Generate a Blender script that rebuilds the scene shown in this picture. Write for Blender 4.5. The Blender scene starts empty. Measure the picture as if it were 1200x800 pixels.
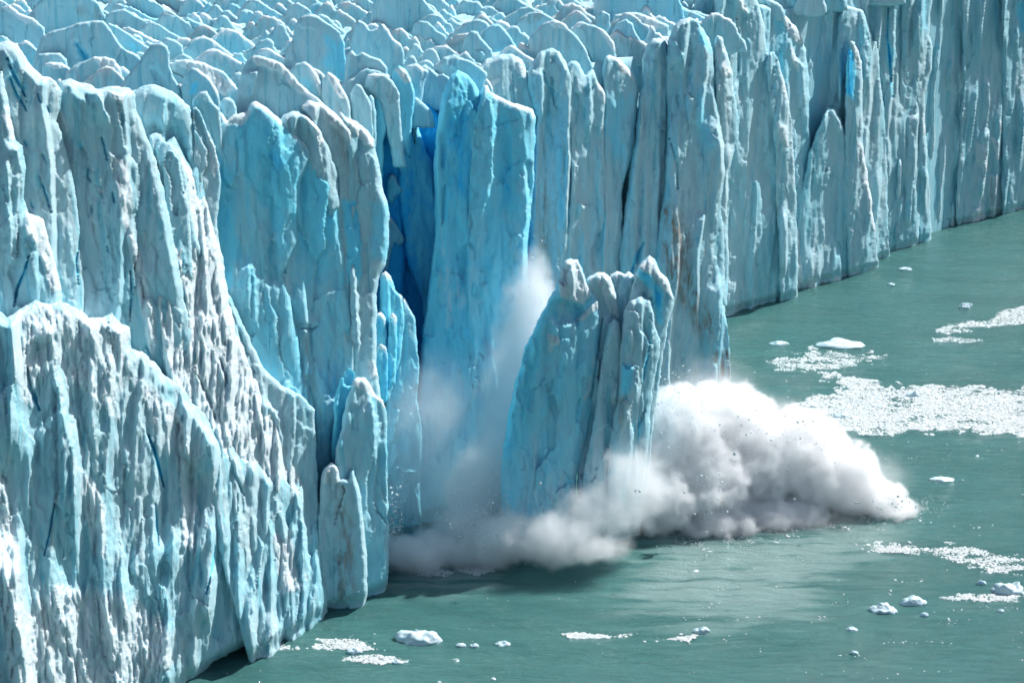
import bpy, math, random
import numpy as np
from math import radians, sin, cos, tan, pi
from mathutils import Vector
from mathutils.geometry import delaunay_2d_cdt
C = bpy.context.scene
COL = C.collection
random.seed(7)
RNG = np.random.default_rng(11)

# ------------------------------------------------------------------ camera
CAM_H = 98.0
F = 2000.0                      # focal length in pixels of the 1200 px wide photograph
PITCH = math.atan(634 / F)
cd = bpy.data.cameras.new('camera')
cam = bpy.data.objects.new('camera', cd); COL.objects.link(cam)
cam.location = (0, 0, CAM_H)
cam.rotation_euler = (pi / 2 - PITCH, 0, 0)
cd.sensor_width = 36; cd.lens = 36 * F / 1200
cd.clip_start = 1; cd.clip_end = 12000
C.camera = cam

# ------------------------------------------------------------------ light
SUN = Vector((0.67, 0.43, 0.84)).normalized()     # direction towards the sun
world = bpy.data.worlds.new('World'); C.world = world; world.use_nodes = True
wn = world.node_tree.nodes; wl = world.node_tree.links
sky = wn.new('ShaderNodeTexSky'); sky.sky_type = 'NISHITA'; sky.sun_disc = False
sky.sun_elevation = math.asin(SUN.z); sky.sun_rotation = math.atan2(SUN.x, SUN.y)
sky.air_density = 1.0; sky.dust_density = 1.6; sky.ozone_density = 1.0
bg = wn['Background']; bg.inputs['Strength'].default_value = 0.075
wl.new(sky.outputs[0], bg.inputs['Color'])
ld = bpy.data.lights.new('sun', 'SUN'); ld.energy = 5.0; ld.angle = radians(0.6); ld.color = (1, 0.985, 0.96)
sun = bpy.data.objects.new('sun', ld); COL.objects.link(sun)
sun.rotation_euler = SUN.to_track_quat('Z', 'Y').to_euler(); sun.location = (100, 150, 300)
C.view_settings.view_transform = 'Standard'; C.view_settings.look = 'None'
C.view_settings.exposure = 0.42; C.view_settings.gamma = 1
C.render.engine = 'CYCLES'
cy = C.cycles
cy.max_bounces = 22; cy.diffuse_bounces = 6; cy.glossy_bounces = 3; cy.transmission_bounces = 2
cy.volume_bounces = 20; cy.transparent_max_bounces = 12
cy.use_denoising = True; cy.caustics_reflective = False; cy.caustics_refractive = False
cy.use_adaptive_sampling = True; cy.adaptive_threshold = 0.02
cy.volume_step_rate = 1.5; cy.volume_max_steps = 160

# ------------------------------------------------------------------ projection helpers
SP, CP = sin(PITCH), cos(PITCH)
def ray(px, py):
    a = (np.asarray(px, float) - 600) / F; b = -(np.asarray(py, float) - 400) / F
    return a, CP + b * SP, -SP + b * CP
def water_point(px, py):
    dx, dy, dz = ray(px, py); t = -CAM_H / dz
    return np.stack([t * dx, t * dy, np.zeros_like(t)], -1)
def to_px(X, Y, Z):
    z = Z - CAM_H; f = Y * CP - z * SP; u = Y * SP + z * CP
    return 600 + F * X / f, 400 - F * u / f
def top_z(Y):                                      # mean height of the glacier's top surface
    return 60.5 + 0 * Y
def top_point(px, py):
    dx, dy, dz = (float(v) for v in ray(px, py))
    t = (60.5 - CAM_H) / dz
    return np.array([t * dx, t * dy, CAM_H + t * dz])

# ------------------------------------------------------------------ noise
_P = RNG.permutation(256); _P = np.concatenate([_P, _P, _P])
_G = RNG.normal(size=(256, 3)); _G /= np.linalg.norm(_G, axis=1)[:, None]
def perlin(x, y, z):
    xi, yi, zi = np.floor(x).astype(int), np.floor(y).astype(int), np.floor(z).astype(int)
    xf, yf, zf = x - xi, y - yi, z - zi
    u, v, w = (t * t * t * (t * (t * 6 - 15) + 10) for t in (xf, yf, zf))
    xi &= 255; yi &= 255; zi &= 255
    def g(i, j, k):
        h = _G[_P[_P[_P[xi + i] + yi + j] + zi + k]]
        return h[..., 0] * (xf - i) + h[..., 1] * (yf - j) + h[..., 2] * (zf - k)
    def L(a, b, t): return a + (b - a) * t
    return 1.6 * L(L(L(g(0,0,0), g(1,0,0), u), L(g(0,1,0), g(1,1,0), u), v),
                   L(L(g(0,0,1), g(1,0,1), u), L(g(0,1,1), g(1,1,1), u), v), w)
def fbm(x, y, z, o=4, gain=0.5):
    s = 0; a = 1; n = 0
    for i in range(o):
        s = s + a * perlin(x * 2**i + 7.3 * i, y * 2**i + 3.1 * i, z * 2**i); n += a; a *= gain
    return s / n
def ridged(x, y, z, o=3):
    s = 0; a = 1; n = 0
    for i in range(o):
        s = s + a * (1 - np.abs(perlin(x * 2**i + 5.7 * i, y * 2**i, z * 2**i + 9.1 * i)) * 1.6); n += a; a *= 0.5
    return s / n
def facets(x, y, seed):
    """Voronoi facets: each cell is a tilted plane with its own height, so cell borders are sharp steps."""
    xi, yi = np.floor(x), np.floor(y); bd = np.full(x.shape, 1e9); out = np.zeros(x.shape)
    def h(a, b, k): return np.modf(np.abs(np.sin(a * 127.1 + b * 311.7 + k * 74.7 + seed * 13.3) * 43758.5453))[0]
    for i in (-1, 0, 1):
        for j in (-1, 0, 1):
            a, b = xi + i, yi + j; cx, cy_ = a + h(a, b, 1), b + h(a, b, 2)
            dd = (x - cx)**2 + (y - cy_)**2; m = dd < bd
            v = (h(a, b, 3) - .5) * 1.2 + (x - cx) * (h(a, b, 4) - .25) * 1.5 + (y - cy_) * (h(a, b, 5) - .5) * 1.1
            out = np.where(m, v, out); bd = np.where(m, dd, bd)
    return out
def sstep(a, b, x):
    t = np.clip((x - a) / (b - a), 0, 1); return t * t * (3 - 2 * t)

# ------------------------------------------------------------------ material helpers
def new_mat(name):
    m = bpy.data.materials.new(name); m.use_nodes = True
    return m, m.node_tree.nodes, m.node_tree.links, m.node_tree.nodes['Principled BSDF']
def N(nodes, kind, **kw):
    n = nodes.new(kind)
    for k, v in kw.items():
        if k in n.inputs: n.inputs[k].default_value = v
        else: setattr(n, k, v)
    return n
def mixc(nodes, links, fac, a, b):
    n = nodes.new('ShaderNodeMix'); n.data_type = 'RGBA'; n.clamp_factor = True
    for i, v in ((0, fac), (6, a), (7, b)):
        if hasattr(v, 'links') or hasattr(v, 'is_output'): links.new(v, n.inputs[i])
        else: n.inputs[i].default_value = v if i == 0 else (*v, 1)
    return n.outputs[2]
def mathn(nodes, links, op, a, b=0.0, c=0.0):
    n = nodes.new('ShaderNodeMath'); n.operation = op
    for i, v in enumerate((a, b, c)):
        if hasattr(v, 'is_output'): links.new(v, n.inputs[i])
        else: n.inputs[i].default_value = v
    return n.outputs[0]
def rampn(nodes, links, x, lo, hi):
    n = nodes.new('ShaderNodeMapRange'); n.interpolation_type = 'SMOOTHSTEP'
    links.new(x, n.inputs[0]); n.inputs[1].default_value = lo; n.inputs[2].default_value = hi
    return n.outputs[0]

def ice_material():
    m, n, l, b = new_mat('glacier_ice')
    tc = N(n, 'ShaderNodeTexCoord')
    at = N(n, 'ShaderNodeAttribute', attribute_name='ice')       # R fresh blue ice, G old snow and whitened sunlit rims, B silt
    sep = n.new('ShaderNodeSeparateColor'); l.new(at.outputs['Color'], sep.inputs[0])
    mp = N(n, 'ShaderNodeMapping'); mp.inputs['Scale'].default_value = (1, 1, 0.22); l.new(tc.outputs['Object'], mp.inputs[0])
    n1 = N(n, 'ShaderNodeTexNoise', Scale=0.16, Detail=6.0, Roughness=0.62); l.new(mp.outputs[0], n1.inputs['Vector'])
    n2 = N(n, 'ShaderNodeTexNoise', Scale=1.1, Detail=8.0, Roughness=0.7); l.new(mp.outputs[0], n2.inputs['Vector'])
    n3 = N(n, 'ShaderNodeTexNoise', Scale=3.0, Detail=6.0, Roughness=0.75); l.new(tc.outputs['Object'], n3.inputs['Vector'])
    # weathered ice: grey white to pale teal
    c = mixc(n, l, rampn(n, l, n1.outputs[0], 0.36, 0.66), (0.50, 0.69, 0.745), (0.335, 0.645, 0.735))
    c = mixc(n, l, rampn(n, l, n2.outputs[0], 0.52, 0.74), c, (0.62, 0.74, 0.74))
    mp2 = N(n, 'ShaderNodeMapping'); mp2.inputs['Scale'].default_value = (1, 1, 0.06); l.new(tc.outputs['Object'], mp2.inputs[0])
    n4 = N(n, 'ShaderNodeTexNoise', Scale=0.75, Detail=7.0, Roughness=0.65, Distortion=.5); l.new(mp2.outputs[0], n4.inputs['Vector'])
    c = mixc(n, l, mathn(n, l, 'MULTIPLY', rampn(n, l, n4.outputs[0], 0.52, 0.68), .6), c, (0.44, 0.59, 0.66))
    c = mixc(n, l, mathn(n, l, 'MULTIPLY', rampn(n, l, n4.outputs[0], 0.46, 0.34), .75), c, (0.17, 0.52, 0.63))
    # fresh ice
    mp5 = N(n, 'ShaderNodeMapping'); mp5.inputs['Scale'].default_value = (1, 1, 0.45); l.new(tc.outputs['Object'], mp5.inputs[0])
    n5 = N(n, 'ShaderNodeTexNoise', Scale=0.33, Detail=9.0, Roughness=0.68, Distortion=.8); l.new(mp5.outputs[0], n5.inputs['Vector'])
    fr = mathn(n, l, 'ADD', sep.outputs[0], mathn(n, l, 'MULTIPLY', mathn(n, l, 'SUBTRACT', n5.outputs[0], 0.52), mathn(n, l, 'ADD', .15, mathn(n, l, 'MULTIPLY', sep.outputs[0], 1.9))))
    c = mixc(n, l, rampn(n, l, fr, 0.02, 0.55), c, (0.21, 0.74, 0.93))
    c = mixc(n, l, rampn(n, l, fr, 0.55, 1.15), c, (0.03, 0.56, 0.98))
    # snow, firn and whitened sunlit rims
    sn = mathn(n, l, 'ADD', sep.outputs[1], mathn(n, l, 'MULTIPLY', mathn(n, l, 'SUBTRACT', n2.outputs[0], 0.5), 1.2))
    c = mixc(n, l, rampn(n, l, sn, 0.3, 0.75), c, (0.75, 0.865, 0.91))
    # silt
    si = mathn(n, l, 'MULTIPLY', sep.outputs[2], rampn(n, l, n2.outputs[0], 0.38, 0.62))
    c = mixc(n, l, si, c, (0.27, 0.24, 0.21))
    # fine vertical fractures
    mp6 = N(n, 'ShaderNodeMapping'); mp6.inputs['Scale'].default_value = (1, 1, 0.16); l.new(tc.outputs['Object'], mp6.inputs[0])
    wv = n.new('ShaderNodeVectorMath'); wv.operation = 'MULTIPLY_ADD'; l.new(n5.outputs['Color'], wv.inputs[0]); wv.inputs[1].default_value = (2.2, 2.2, .8); l.new(mp6.outputs[0], wv.inputs[2])
    vo = N(n, 'ShaderNodeTexVoronoi', Scale=0.42, feature='DISTANCE_TO_EDGE'); l.new(wv.outputs[0], vo.inputs['Vector'])
    ck = mathn(n, l, 'MULTIPLY', rampn(n, l, vo.outputs['Distance'], 0.030, 0.004), rampn(n, l, n1.outputs[0], .56, .66))
    ck = mathn(n, l, 'MULTIPLY', ck, mathn(n, l, 'SUBTRACT', 1.0, rampn(n, l, sep.outputs[1], .2, .6)))
    c = mixc(n, l, mathn(n, l, 'MULTIPLY', ck, .55), c, (0.08, 0.30, 0.42))
    l.new(c, b.inputs['Base Color'])
    b.inputs['Roughness'].default_value = 0.5
    b.inputs['Specular IOR Level'].default_value = 0.35
    b.subsurface_method = 'RANDOM_WALK'
    b.inputs['Subsurface Weight'].default_value = SSS
    b.inputs['Subsurface Radius'].default_value = (0.5, 1.0, 1.2)
    b.inputs['Subsurface Scale'].default_value = 0.45
    h = mathn(n, l, 'ADD', mathn(n, l, 'MULTIPLY', n2.outputs[0], 0.7), mathn(n, l, 'MULTIPLY', n3.outputs[0], mathn(n, l, 'ADD', .25, mathn(n, l, 'MULTIPLY', sep.outputs[1], 0.9))))
    h = mathn(n, l, 'ADD', h, mathn(n, l, 'MULTIPLY', n4.outputs[0], 0.4))
    h = mathn(n, l, 'SUBTRACT', h, mathn(n, l, 'MULTIPLY', ck, .5))
    bp = N(n, 'ShaderNodeBump', Strength=0.7, Distance=0.6); l.new(h, bp.inputs['Height']); l.new(bp.outputs[0], b.inputs['Normal'])
    return m
SSS = 0.35
ICE = ice_material()

# ------------------------------------------------------------------ object helpers
def tag(o, label=None, cat=None, group=None, kind=None):
    for k, v in (('label', label), ('category', cat), ('group', group), ('kind', kind)):
        if v: o[k] = v
    return o
def mesh_np(name, V, T, mat, attr=None, smooth=True):
    me = bpy.data.meshes.new(name)
    V = np.asarray(V, np.float32); T = np.asarray(T, np.int32)
    me.vertices.add(len(V)); me.vertices.foreach_set('co', V.ravel())
    me.loops.add(T.size); me.loops.foreach_set('vertex_index', T.ravel())
    k = T.shape[1]
    me.polygons.add(len(T)); me.polygons.foreach_set('loop_start', np.arange(0, T.size, k, dtype=np.int32))
    me.polygons.foreach_set('use_smooth', np.full(len(T), smooth))
    me.update(calc_edges=True)
    if attr is not None:
        a = me.color_attributes.new('ice', 'FLOAT_COLOR', 'POINT')
        a.data.foreach_set('color', np.concatenate([attr, np.ones((len(V), 1))], 1).astype(np.float32).ravel())
    if mat: me.materials.append(mat)
    return me
def link(name, me, loc=(0, 0, 0), parent=None):
    o = bpy.data.objects.new(name, me); COL.objects.link(o); o.location = loc
    if parent: o.parent = parent
    return o

def seg_dist(P, A, B):
    AB = B - A; L = (AB**2).sum(1) + 1e-9
    out = np.full(len(P), 1e9)
    for a, ab, l in zip(A, AB, L):
        t = np.clip(((P - a) @ ab) / l, 0, 1)
        q = P - a - t[:, None] * ab
        out = np.minimum(out, np.sqrt((q**2).sum(1)))
    return out
def inside(P, poly):
    c = np.zeros(len(P), bool); x, y = P[:, 0], P[:, 1]
    j = len(poly) - 1
    for i in range(len(poly)):
        xi, yi = poly[i]; xj, yj = poly[j]
        if yi != yj:
            c ^= ((yi > y) != (yj > y)) & (x < (xj - xi) * (y - yi) / (yj - yi) + xi)
        j = i
    return c
def smooth_poly(poly, it=1):
    P = np.asarray(poly, float)
    for _ in range(it):
        Q = np.roll(P, -1, 0)
        P = np.stack([P * 0.78 + Q * 0.22, P * 0.22 + Q * 0.78], 1).reshape(-1, 2)
    return P
def resample(P, step):
    Q = np.roll(P, -1, 0); out = []
    for a, b in zip(P, Q):
        n = max(1, int(round(np.linalg.norm(b - a) / step)))
        for k in range(n): out.append(a + (b - a) * k / n)
    return np.array(out)

def slab_mesh(name, poly, D, sx=0.6, sz=0.1, T=3.0, R=2.5, Rl=0.7, saw=0.8, saww=5.0, Tk=0.30, Rk=0.24, facet=0.7, flank=.1, samp=1.0, Tflat=False, back=8.0, Rb=5.0, sp=2.0, seed=0, flute=0.7, wl=3.2, mid=0.8,
              fine=0.22, fresh=0.0, snow=0.0, dirt=0.0, feats=(), edge=1.0, tsnow=0.0, sm=0):
    """A body of ice seen as the outline POLY (photograph pixels) on the tilted plane Y = D + sx*(X-Xref) + sz*Z, given a rounded,
    fluted front T metres deep and a back BACK metres deep. Returns (vertices, triangles, attributes)."""
    T = T * Tk; R = R * Rk
    _a, _b, _c = ray(*max(poly, key=lambda p: p[1]))
    if CAM_H + D * 1.02 * _c / _b < 7:               # reaches the water: carry it on below the surface
        ym = max(p[1] for p in poly); poly = [(x, y + 70 * float(sstep(60, 5, ym - y))) for x, y in poly]
    P = smooth_poly(poly, sm)
    xr = 0.5 * (P[:, 0].min() + P[:, 0].max())
    mpp = D / F
    Pb = resample(P, sp)
    nb = len(Pb)
    # ragged outline
    tang = np.roll(Pb, -1, 0) - np.roll(Pb, 1, 0); nrm = np.stack([tang[:, 1], -tang[:, 0]], 1)
    nrm /= np.linalg.norm(nrm, axis=1)[:, None] + 1e-9
    j = fbm(Pb[:, 0] / 14 + seed * 3.7, Pb[:, 1] / 22, np.full(nb, seed * 1.3), 5, 0.72) * 3.4 * edge
    Pb = Pb + nrm * j[:, None]
    x0, y0 = Pb.min(0); x1, y1 = Pb.max(0)
    gx, gy = np.meshgrid(np.arange(x0, x1, sp), np.arange(y0, y1, sp * 0.87))
    gx = gx + (np.arange(gx.shape[0]) % 2)[:, None] * sp * 0.5
    G = np.stack([gx.ravel(), gy.ravel()], 1)
    G = G[inside(G, Pb)]
    A, B = Pb, np.roll(Pb, -1, 0)
    if len(G):
        ca, cb = Pb[::3], np.roll(Pb[::3], -1, 0)
        dG = seg_dist(G, ca, cb); G = G[dG > sp * 0.55]; dG = dG[dG > sp * 0.55]
    else: dG = np.zeros(0)
    A, B = Pb[::3], np.roll(Pb[::3], -1, 0)
    tg = B - A
    sgn = 1 if 0.5 * np.sum(A[:, 0] * B[:, 1] - B[:, 0] * A[:, 1]) > 0 else -1
    on = np.stack([tg[:, 1], -tg[:, 0]], 1) * sgn; on /= np.linalg.norm(on, axis=1)[:, None] + 1e-9   # outward normals (y down)
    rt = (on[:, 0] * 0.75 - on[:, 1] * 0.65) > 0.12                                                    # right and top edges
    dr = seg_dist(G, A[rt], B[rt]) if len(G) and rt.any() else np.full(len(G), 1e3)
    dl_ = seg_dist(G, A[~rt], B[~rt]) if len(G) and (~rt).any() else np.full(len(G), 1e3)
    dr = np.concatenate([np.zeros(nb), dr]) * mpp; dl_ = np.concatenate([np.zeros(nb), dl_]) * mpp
    allp = np.concatenate([Pb, G]); d = np.concatenate([np.zeros(nb), dG]) * mpp
    r = delaunay_2d_cdt([Vector(p) for p in allp.tolist()], [], [list(range(nb))], 1, 1e-4)
    Q = np.array([(v.x, v.y) for v in r[0]]); T3 = np.array([f for f in r[2] if len(f) == 3], int)
    if len(Q) != len(allp):
        ex = np.zeros(max(0, len(Q) - len(allp))); d, dr, dl_ = (np.append(v, ex)[:len(Q)] for v in (d, dr, dl_))
    px, py = Q[:, 0], Q[:, 1]
    dx, dy, dz = ray(px, py)
    xref = float((xr - 600) / F * D * 1.04)
    t = (D - sx * xref + sz * CAM_H) / (dy - sx * dx - sz * dz)
    X, Y, Z = t * dx, t * dy, CAM_H + t * dz
    s = X * math.sqrt(1 + sx * sx); so = seed * 17.17
    q = np.minimum(np.clip(dr / R, 0, 1), np.clip(dl_ / Rl, 0, 1))
    Tz = T * (0.3 + 0.7 * sstep(12, 46, Z)) if not Tflat else T
    off = Tz * np.sqrt(np.clip(1 - (1 - q)**2, 0, 1)) + 0.22 * T * np.log1p(dr / R) * (d > 0)
    uu = s / saww + 0.55 * fbm(s / 11 + so, Z / 26, Z * 0 + seed * 2.1, 3) + so
    cell = np.floor(uu); ph = uu - cell
    am = saw * (0.25 + np.abs(np.sin(cell * 12.9898 + seed)) ) * sstep(-.25, .3, perlin(cell * 1.37 + .5, Z / 13, Z * 0 + seed + .5))
    off = off + sstep(0, R, d) * am * np.where(ph < 1 - flank, (ph / (1 - flank))**1.25, (1 - ph) / flank)
    ein = sstep(0, R * 0.8, d)
    warp = fbm(s / 9 + so, Z / 30, Z * 0 + seed, 2) * 2.5
    off = off + ein * (flute * (ridged((s + warp) / wl / 2 + so, Z / (wl * 11), Z * 0 + seed * .7, 3) - 0.5) * 2.0
                       + mid * fbm(s / 7 + so, Z / 13, Z * 0 + 3 + seed, 3)
                       + fine * 2.2 * fbm(s / 1.5 + so, Z / 3.2, Z * 0 + 8 + seed, 3, 0.6))
    if facet:
        wx = .5 * fbm(s / 3 + so, Z / 7, Z * 0 + 31 + seed, 3); wz = .4 * fbm(s / 4, Z / 6 + so, Z * 0 + 41 + seed, 3)
        off = off + ein * facet * (facets(s / 4.2 + so + wx, Z / 12.0 + wz, seed) * .8 + facets(s / 1.5 + so + wx, Z / 4.0 + 2 * wz, seed + 5) * .34)
    fr = np.full(len(Q), float(fresh)); sn = np.full(len(Q), float(snow)); di = np.full(len(Q), float(dirt))
    if tsnow:                                        # snow lying on the upper edge, laid on thicker to whiten sunlit rims
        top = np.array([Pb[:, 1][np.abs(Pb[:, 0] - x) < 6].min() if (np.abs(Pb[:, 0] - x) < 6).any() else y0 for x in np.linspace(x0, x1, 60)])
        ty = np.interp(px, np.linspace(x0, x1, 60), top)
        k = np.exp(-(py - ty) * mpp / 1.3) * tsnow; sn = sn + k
    sn = sn + .5 * np.exp(-dr / .3) * (d > 0)  # right and top rims whitened to paint in their sunlit edge
    # a melt notch along the waterline
    off = off - 1.6 * sstep(2.2, 0.6, Z) * (Z > -3)
    for f in feats:
        k = f[0]
        pts = np.array(f[1], float)
        if k in ('crack', 'ridge', 'vein'):
            dd = seg_dist(Q, pts[:-1], pts[1:])
            wob = 1 + 0.7 * fbm(px / 9 + seed, py / 9, px * 0, 2)
            ln = np.linalg.norm(pts[-1] - pts[0]); ed = np.minimum(np.linalg.norm(Q - pts[0], axis=1), np.linalg.norm(Q - pts[-1], axis=1))
            tp_ = 0.45 + 0.55 * sstep(0, ln * .4, ed)
            e = np.exp(-(dd / (np.maximum(f[2] * .62, 1.05) * tp_ * np.clip(wob, .3, 2)))**2)
            if k == 'crack': off = off - .7 * f[3] * e; fr = fr + f[4] * e
            elif k == 'ridge': off = off + f[3] * np.exp(-dd / f[2])
            else: di = di + f[3] * e
        elif k == 'arete':                            # pts (px,py) top to bottom; width left px, height m
            o_ = np.argsort(pts[:, 1]); xl = np.interp(py, pts[o_, 1], pts[o_, 0]) + 2.5 * fbm(py / 12, py / 12, py * 0 + seed, 2)
            dd = px - xl; yl, yh = pts[:, 1].min(), pts[:, 1].max()
            m = sstep(yl, yl + (yh - yl) * .15 + 1, py) * (1 - sstep(yh - (yh - yl) * .3 - 1, yh, py))
            off = off + f[3] * m * np.where(dd < 0, np.exp(dd / f[2]), np.exp(-dd / 2.2))
        elif k == 'lit':                              # crumbling, snow-dusted patch that faces up and outward, whitened to read as sunlit
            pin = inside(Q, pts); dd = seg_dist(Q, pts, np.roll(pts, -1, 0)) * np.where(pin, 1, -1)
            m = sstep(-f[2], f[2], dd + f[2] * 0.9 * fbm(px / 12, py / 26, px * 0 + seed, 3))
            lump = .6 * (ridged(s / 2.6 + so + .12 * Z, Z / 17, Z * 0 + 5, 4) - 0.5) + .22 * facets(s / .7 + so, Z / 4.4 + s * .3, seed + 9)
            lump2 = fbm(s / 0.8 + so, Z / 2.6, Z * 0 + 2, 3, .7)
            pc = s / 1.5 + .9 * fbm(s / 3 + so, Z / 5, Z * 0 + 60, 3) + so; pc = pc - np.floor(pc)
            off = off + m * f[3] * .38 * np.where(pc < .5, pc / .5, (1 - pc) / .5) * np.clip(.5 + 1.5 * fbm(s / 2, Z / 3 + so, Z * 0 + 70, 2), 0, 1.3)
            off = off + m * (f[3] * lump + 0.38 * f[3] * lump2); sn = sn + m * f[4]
        elif k in ('fresh', 'silt', 'snow', 'dent'):
            pin = inside(Q, pts); dd = seg_dist(Q, pts, np.roll(pts, -1, 0)) * np.where(pin, 1, -1)
            m = sstep(-f[2] * 1.4, f[2] * 1.4, dd + f[2] * 1.8 * fbm(px / 12, py / 34, px * 0 + seed, 4, .65))
            if k == 'fresh': fr = fr + m * f[3]
            elif k == 'silt': di = di + m * f[3]
            elif k == 'snow': sn = sn + m * f[3]
            else: off = off - m * f[3]
    L = np.sqrt(dx * dx + dy * dy + dz * dz)
    tf = t - off / L
    qb = np.clip(d / Rb, 0, 1)
    ob = back * np.sqrt(np.clip(1 - (1 - qb)**2, 0, 1)) + 0.5 * d + 0.5 * fbm(s / 4, Z / 6, Z * 0 + 20 + seed, 3) * sstep(0, 2, d)
    ob = np.minimum(ob, back * 1.6)
    tb = t + ob / L
    V = np.stack([tf * dx, tf * dy, CAM_H + tf * dz], 1)
    isb = d <= 1e-9
    bidx = np.where(~isb)[0]; mp = np.arange(len(Q)); mp[bidx] = len(Q) + np.arange(len(bidx))
    Vb = np.stack([tb * dx, tb * dy, CAM_H + tb * dz], 1)[bidx]
    # orient triangles: image y grows downward
    a, b, c = Q[T3[:, 0]], Q[T3[:, 1]], Q[T3[:, 2]]
    cr = (b[:, 0] - a[:, 0]) * (c[:, 1] - a[:, 1]) - (b[:, 1] - a[:, 1]) * (c[:, 0] - a[:, 0])
    T3 = np.where((cr > 0)[:, None], T3[:, ::-1], T3)
    Tb = mp[T3][:, ::-1]
    keep = ~(isb[T3].all(1))
    Tb = Tb[keep | True]
    at = np.stack([fr, sn, di], 1)
    return np.concatenate([V, Vb]), np.concatenate([T3, Tb]), np.clip(np.concatenate([at, at[bidx]]), 0, 1.5)

_seed = [0]
def slab(name, label, poly, D, parent=None, cat='ice pillar', group=None, **kw):
    _seed[0] += 1
    kw.setdefault('seed', _seed[0])
    V, T, A = slab_mesh(name, poly, D, **kw)
    lo = V.mean(0); lo[2] = max(V[:, 2].min(), 0)
    if parent is not None: lo = np.array(parent.location)
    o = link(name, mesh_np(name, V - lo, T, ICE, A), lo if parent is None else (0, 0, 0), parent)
    if parent is None: tag(o, label, cat, group)
    elif label: o['label'] = label
    return o
def base_D(px, py): return float(water_point(px, py)[1])
def front_y(X): return np.interp(X, [-60, -38, -17, 0, 12, 34, 38, 60, 79, 127, 200], [172, 186, 212, 245, 262, 284, 318, 338, 360, 414, 490])
# ================================================================== THE GLACIER
WALLG = 'ice pillars of the left ice wall'
# ---- left wall, nearest part of the front
LS = 1.55
D_L = 176.0
slab('ice_pillar', 'tall pointed grey blue ice pillar with blue cracks at the left edge of the ice wall',
     [(-90, 60), (-30, 66), (-6, 50), (8, 47), (20, 52), (35, 75), (50, 88), (66, 96), (73, 107), (70, 128), (66, 142), (74, 165), (84, 200), (92, 250), (98, 330), (100, 470), (-90, 600)],
     171, sx=.6, saw=1.6, saww=7, sz=0.10, T=3.5, R=4, back=16, flute=.35, mid=.6, tsnow=.3,
     feats=[('crack', [(8, 68), (14, 84), (26, 105), (32, 120)], 1.8, 1.4, .9), ('crack', [(12, 92), (20, 112), (32, 130)], 2, 1.2, .8),
            ('fresh', [(2, 60), (22, 70), (30, 105), (10, 95)], 8, .45), ('lit', [(24, 54), (40, 66), (66, 92), (50, 92), (36, 80)], 3, 1.3, .9),
            ('crack', [(44, 110), (48, 122)], 2, .9, .5), ('crack', [(55, 125), (58, 132)], 2, .8, .5), ('crack', [(48, 178), (56, 192)], 1.7, .8, .6),
            ('crack', [(28, 165), (32, 172)], 2, .8, .6), ('crack', [(46, 208), (52, 222), (60, 250)], 1.6, 1.0, .8), ('crack', [(36, 236), (39, 246)], 1.6, .8, .6),
            ('crack', [(93, 275), (92, 292), (89, 305), (92, 335)], 1.3, 1.1, .9)])
slab('ice_pillar', 'broad grey ice pillar with a scooped top next to the pointed one on the left',
     [(58, 130), (64, 110), (72, 96), (82, 93), (104, 98), (113, 104), (122, 102), (140, 101), (152, 104), (158, 112), (159, 128), (170, 152), (182, 185), (190, 215), (200, 262), (212, 330), (232, 420), (250, 520), (90, 560), (80, 300)],
     180, sx=.6, saw=1.6, saww=8, sz=0.11, T=3.2, R=3.5, back=14, flute=.35, mid=.6, tsnow=.3,
     feats=[('lit', [(66, 125), (72, 130), (84, 165), (88, 205), (84, 200), (76, 178), (68, 155)], 3, 1.6, 1), ('arete', [(112, 104), (119, 120), (126, 138), (130, 152)], 14, 1.7),
            ('dent', [(82, 96), (104, 98), (112, 112), (104, 122), (90, 108)], 3, .8), ('lit', [(126, 106), (146, 112), (142, 122), (132, 118)], 2, 1.2, .9),
            ('crack', [(118, 158), (122, 172), (126, 190)], 1.5, 1, .7), ('crack', [(104, 195), (102, 208), (108, 214)], 1.4, 1, .6), ('crack', [(93, 168), (95, 174)], 3, .8, .6), ('crack', [(143, 132), (144, 146)], 2, .7, .4),
            ('crack', [(132, 225), (134, 238)], 1.8, 1, .8), ('crack', [(126, 288), (128, 298)], 1.3, .7, .5), ('crack', [(153, 318), (154, 345), (152, 378)], 1.5, 1.4, .9), ('crack', [(165, 325), (168, 350)], 1.3, 1, .7), ('crack', [(157, 300), (158, 318)], 1.2, .9, .7),
            ('crack', [(170, 402), (175, 414), (184, 432)], 1.5, 1.1, .8), ('crack', [(75, 272), (76, 286)], 1.3, .8, .5), ('crack', [(107, 240), (108, 250)], 1.5, .7, .4),
            ('lit', [(128, 180), (150, 190), (156, 225), (152, 262), (166, 300), (178, 350), (186, 400), (178, 430), (168, 380), (160, 330), (146, 270), (136, 225)], 5, 1.5, .9),
            ('lit', [(112, 218), (122, 222), (124, 230), (114, 228)], 2, .9, .7)])
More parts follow.
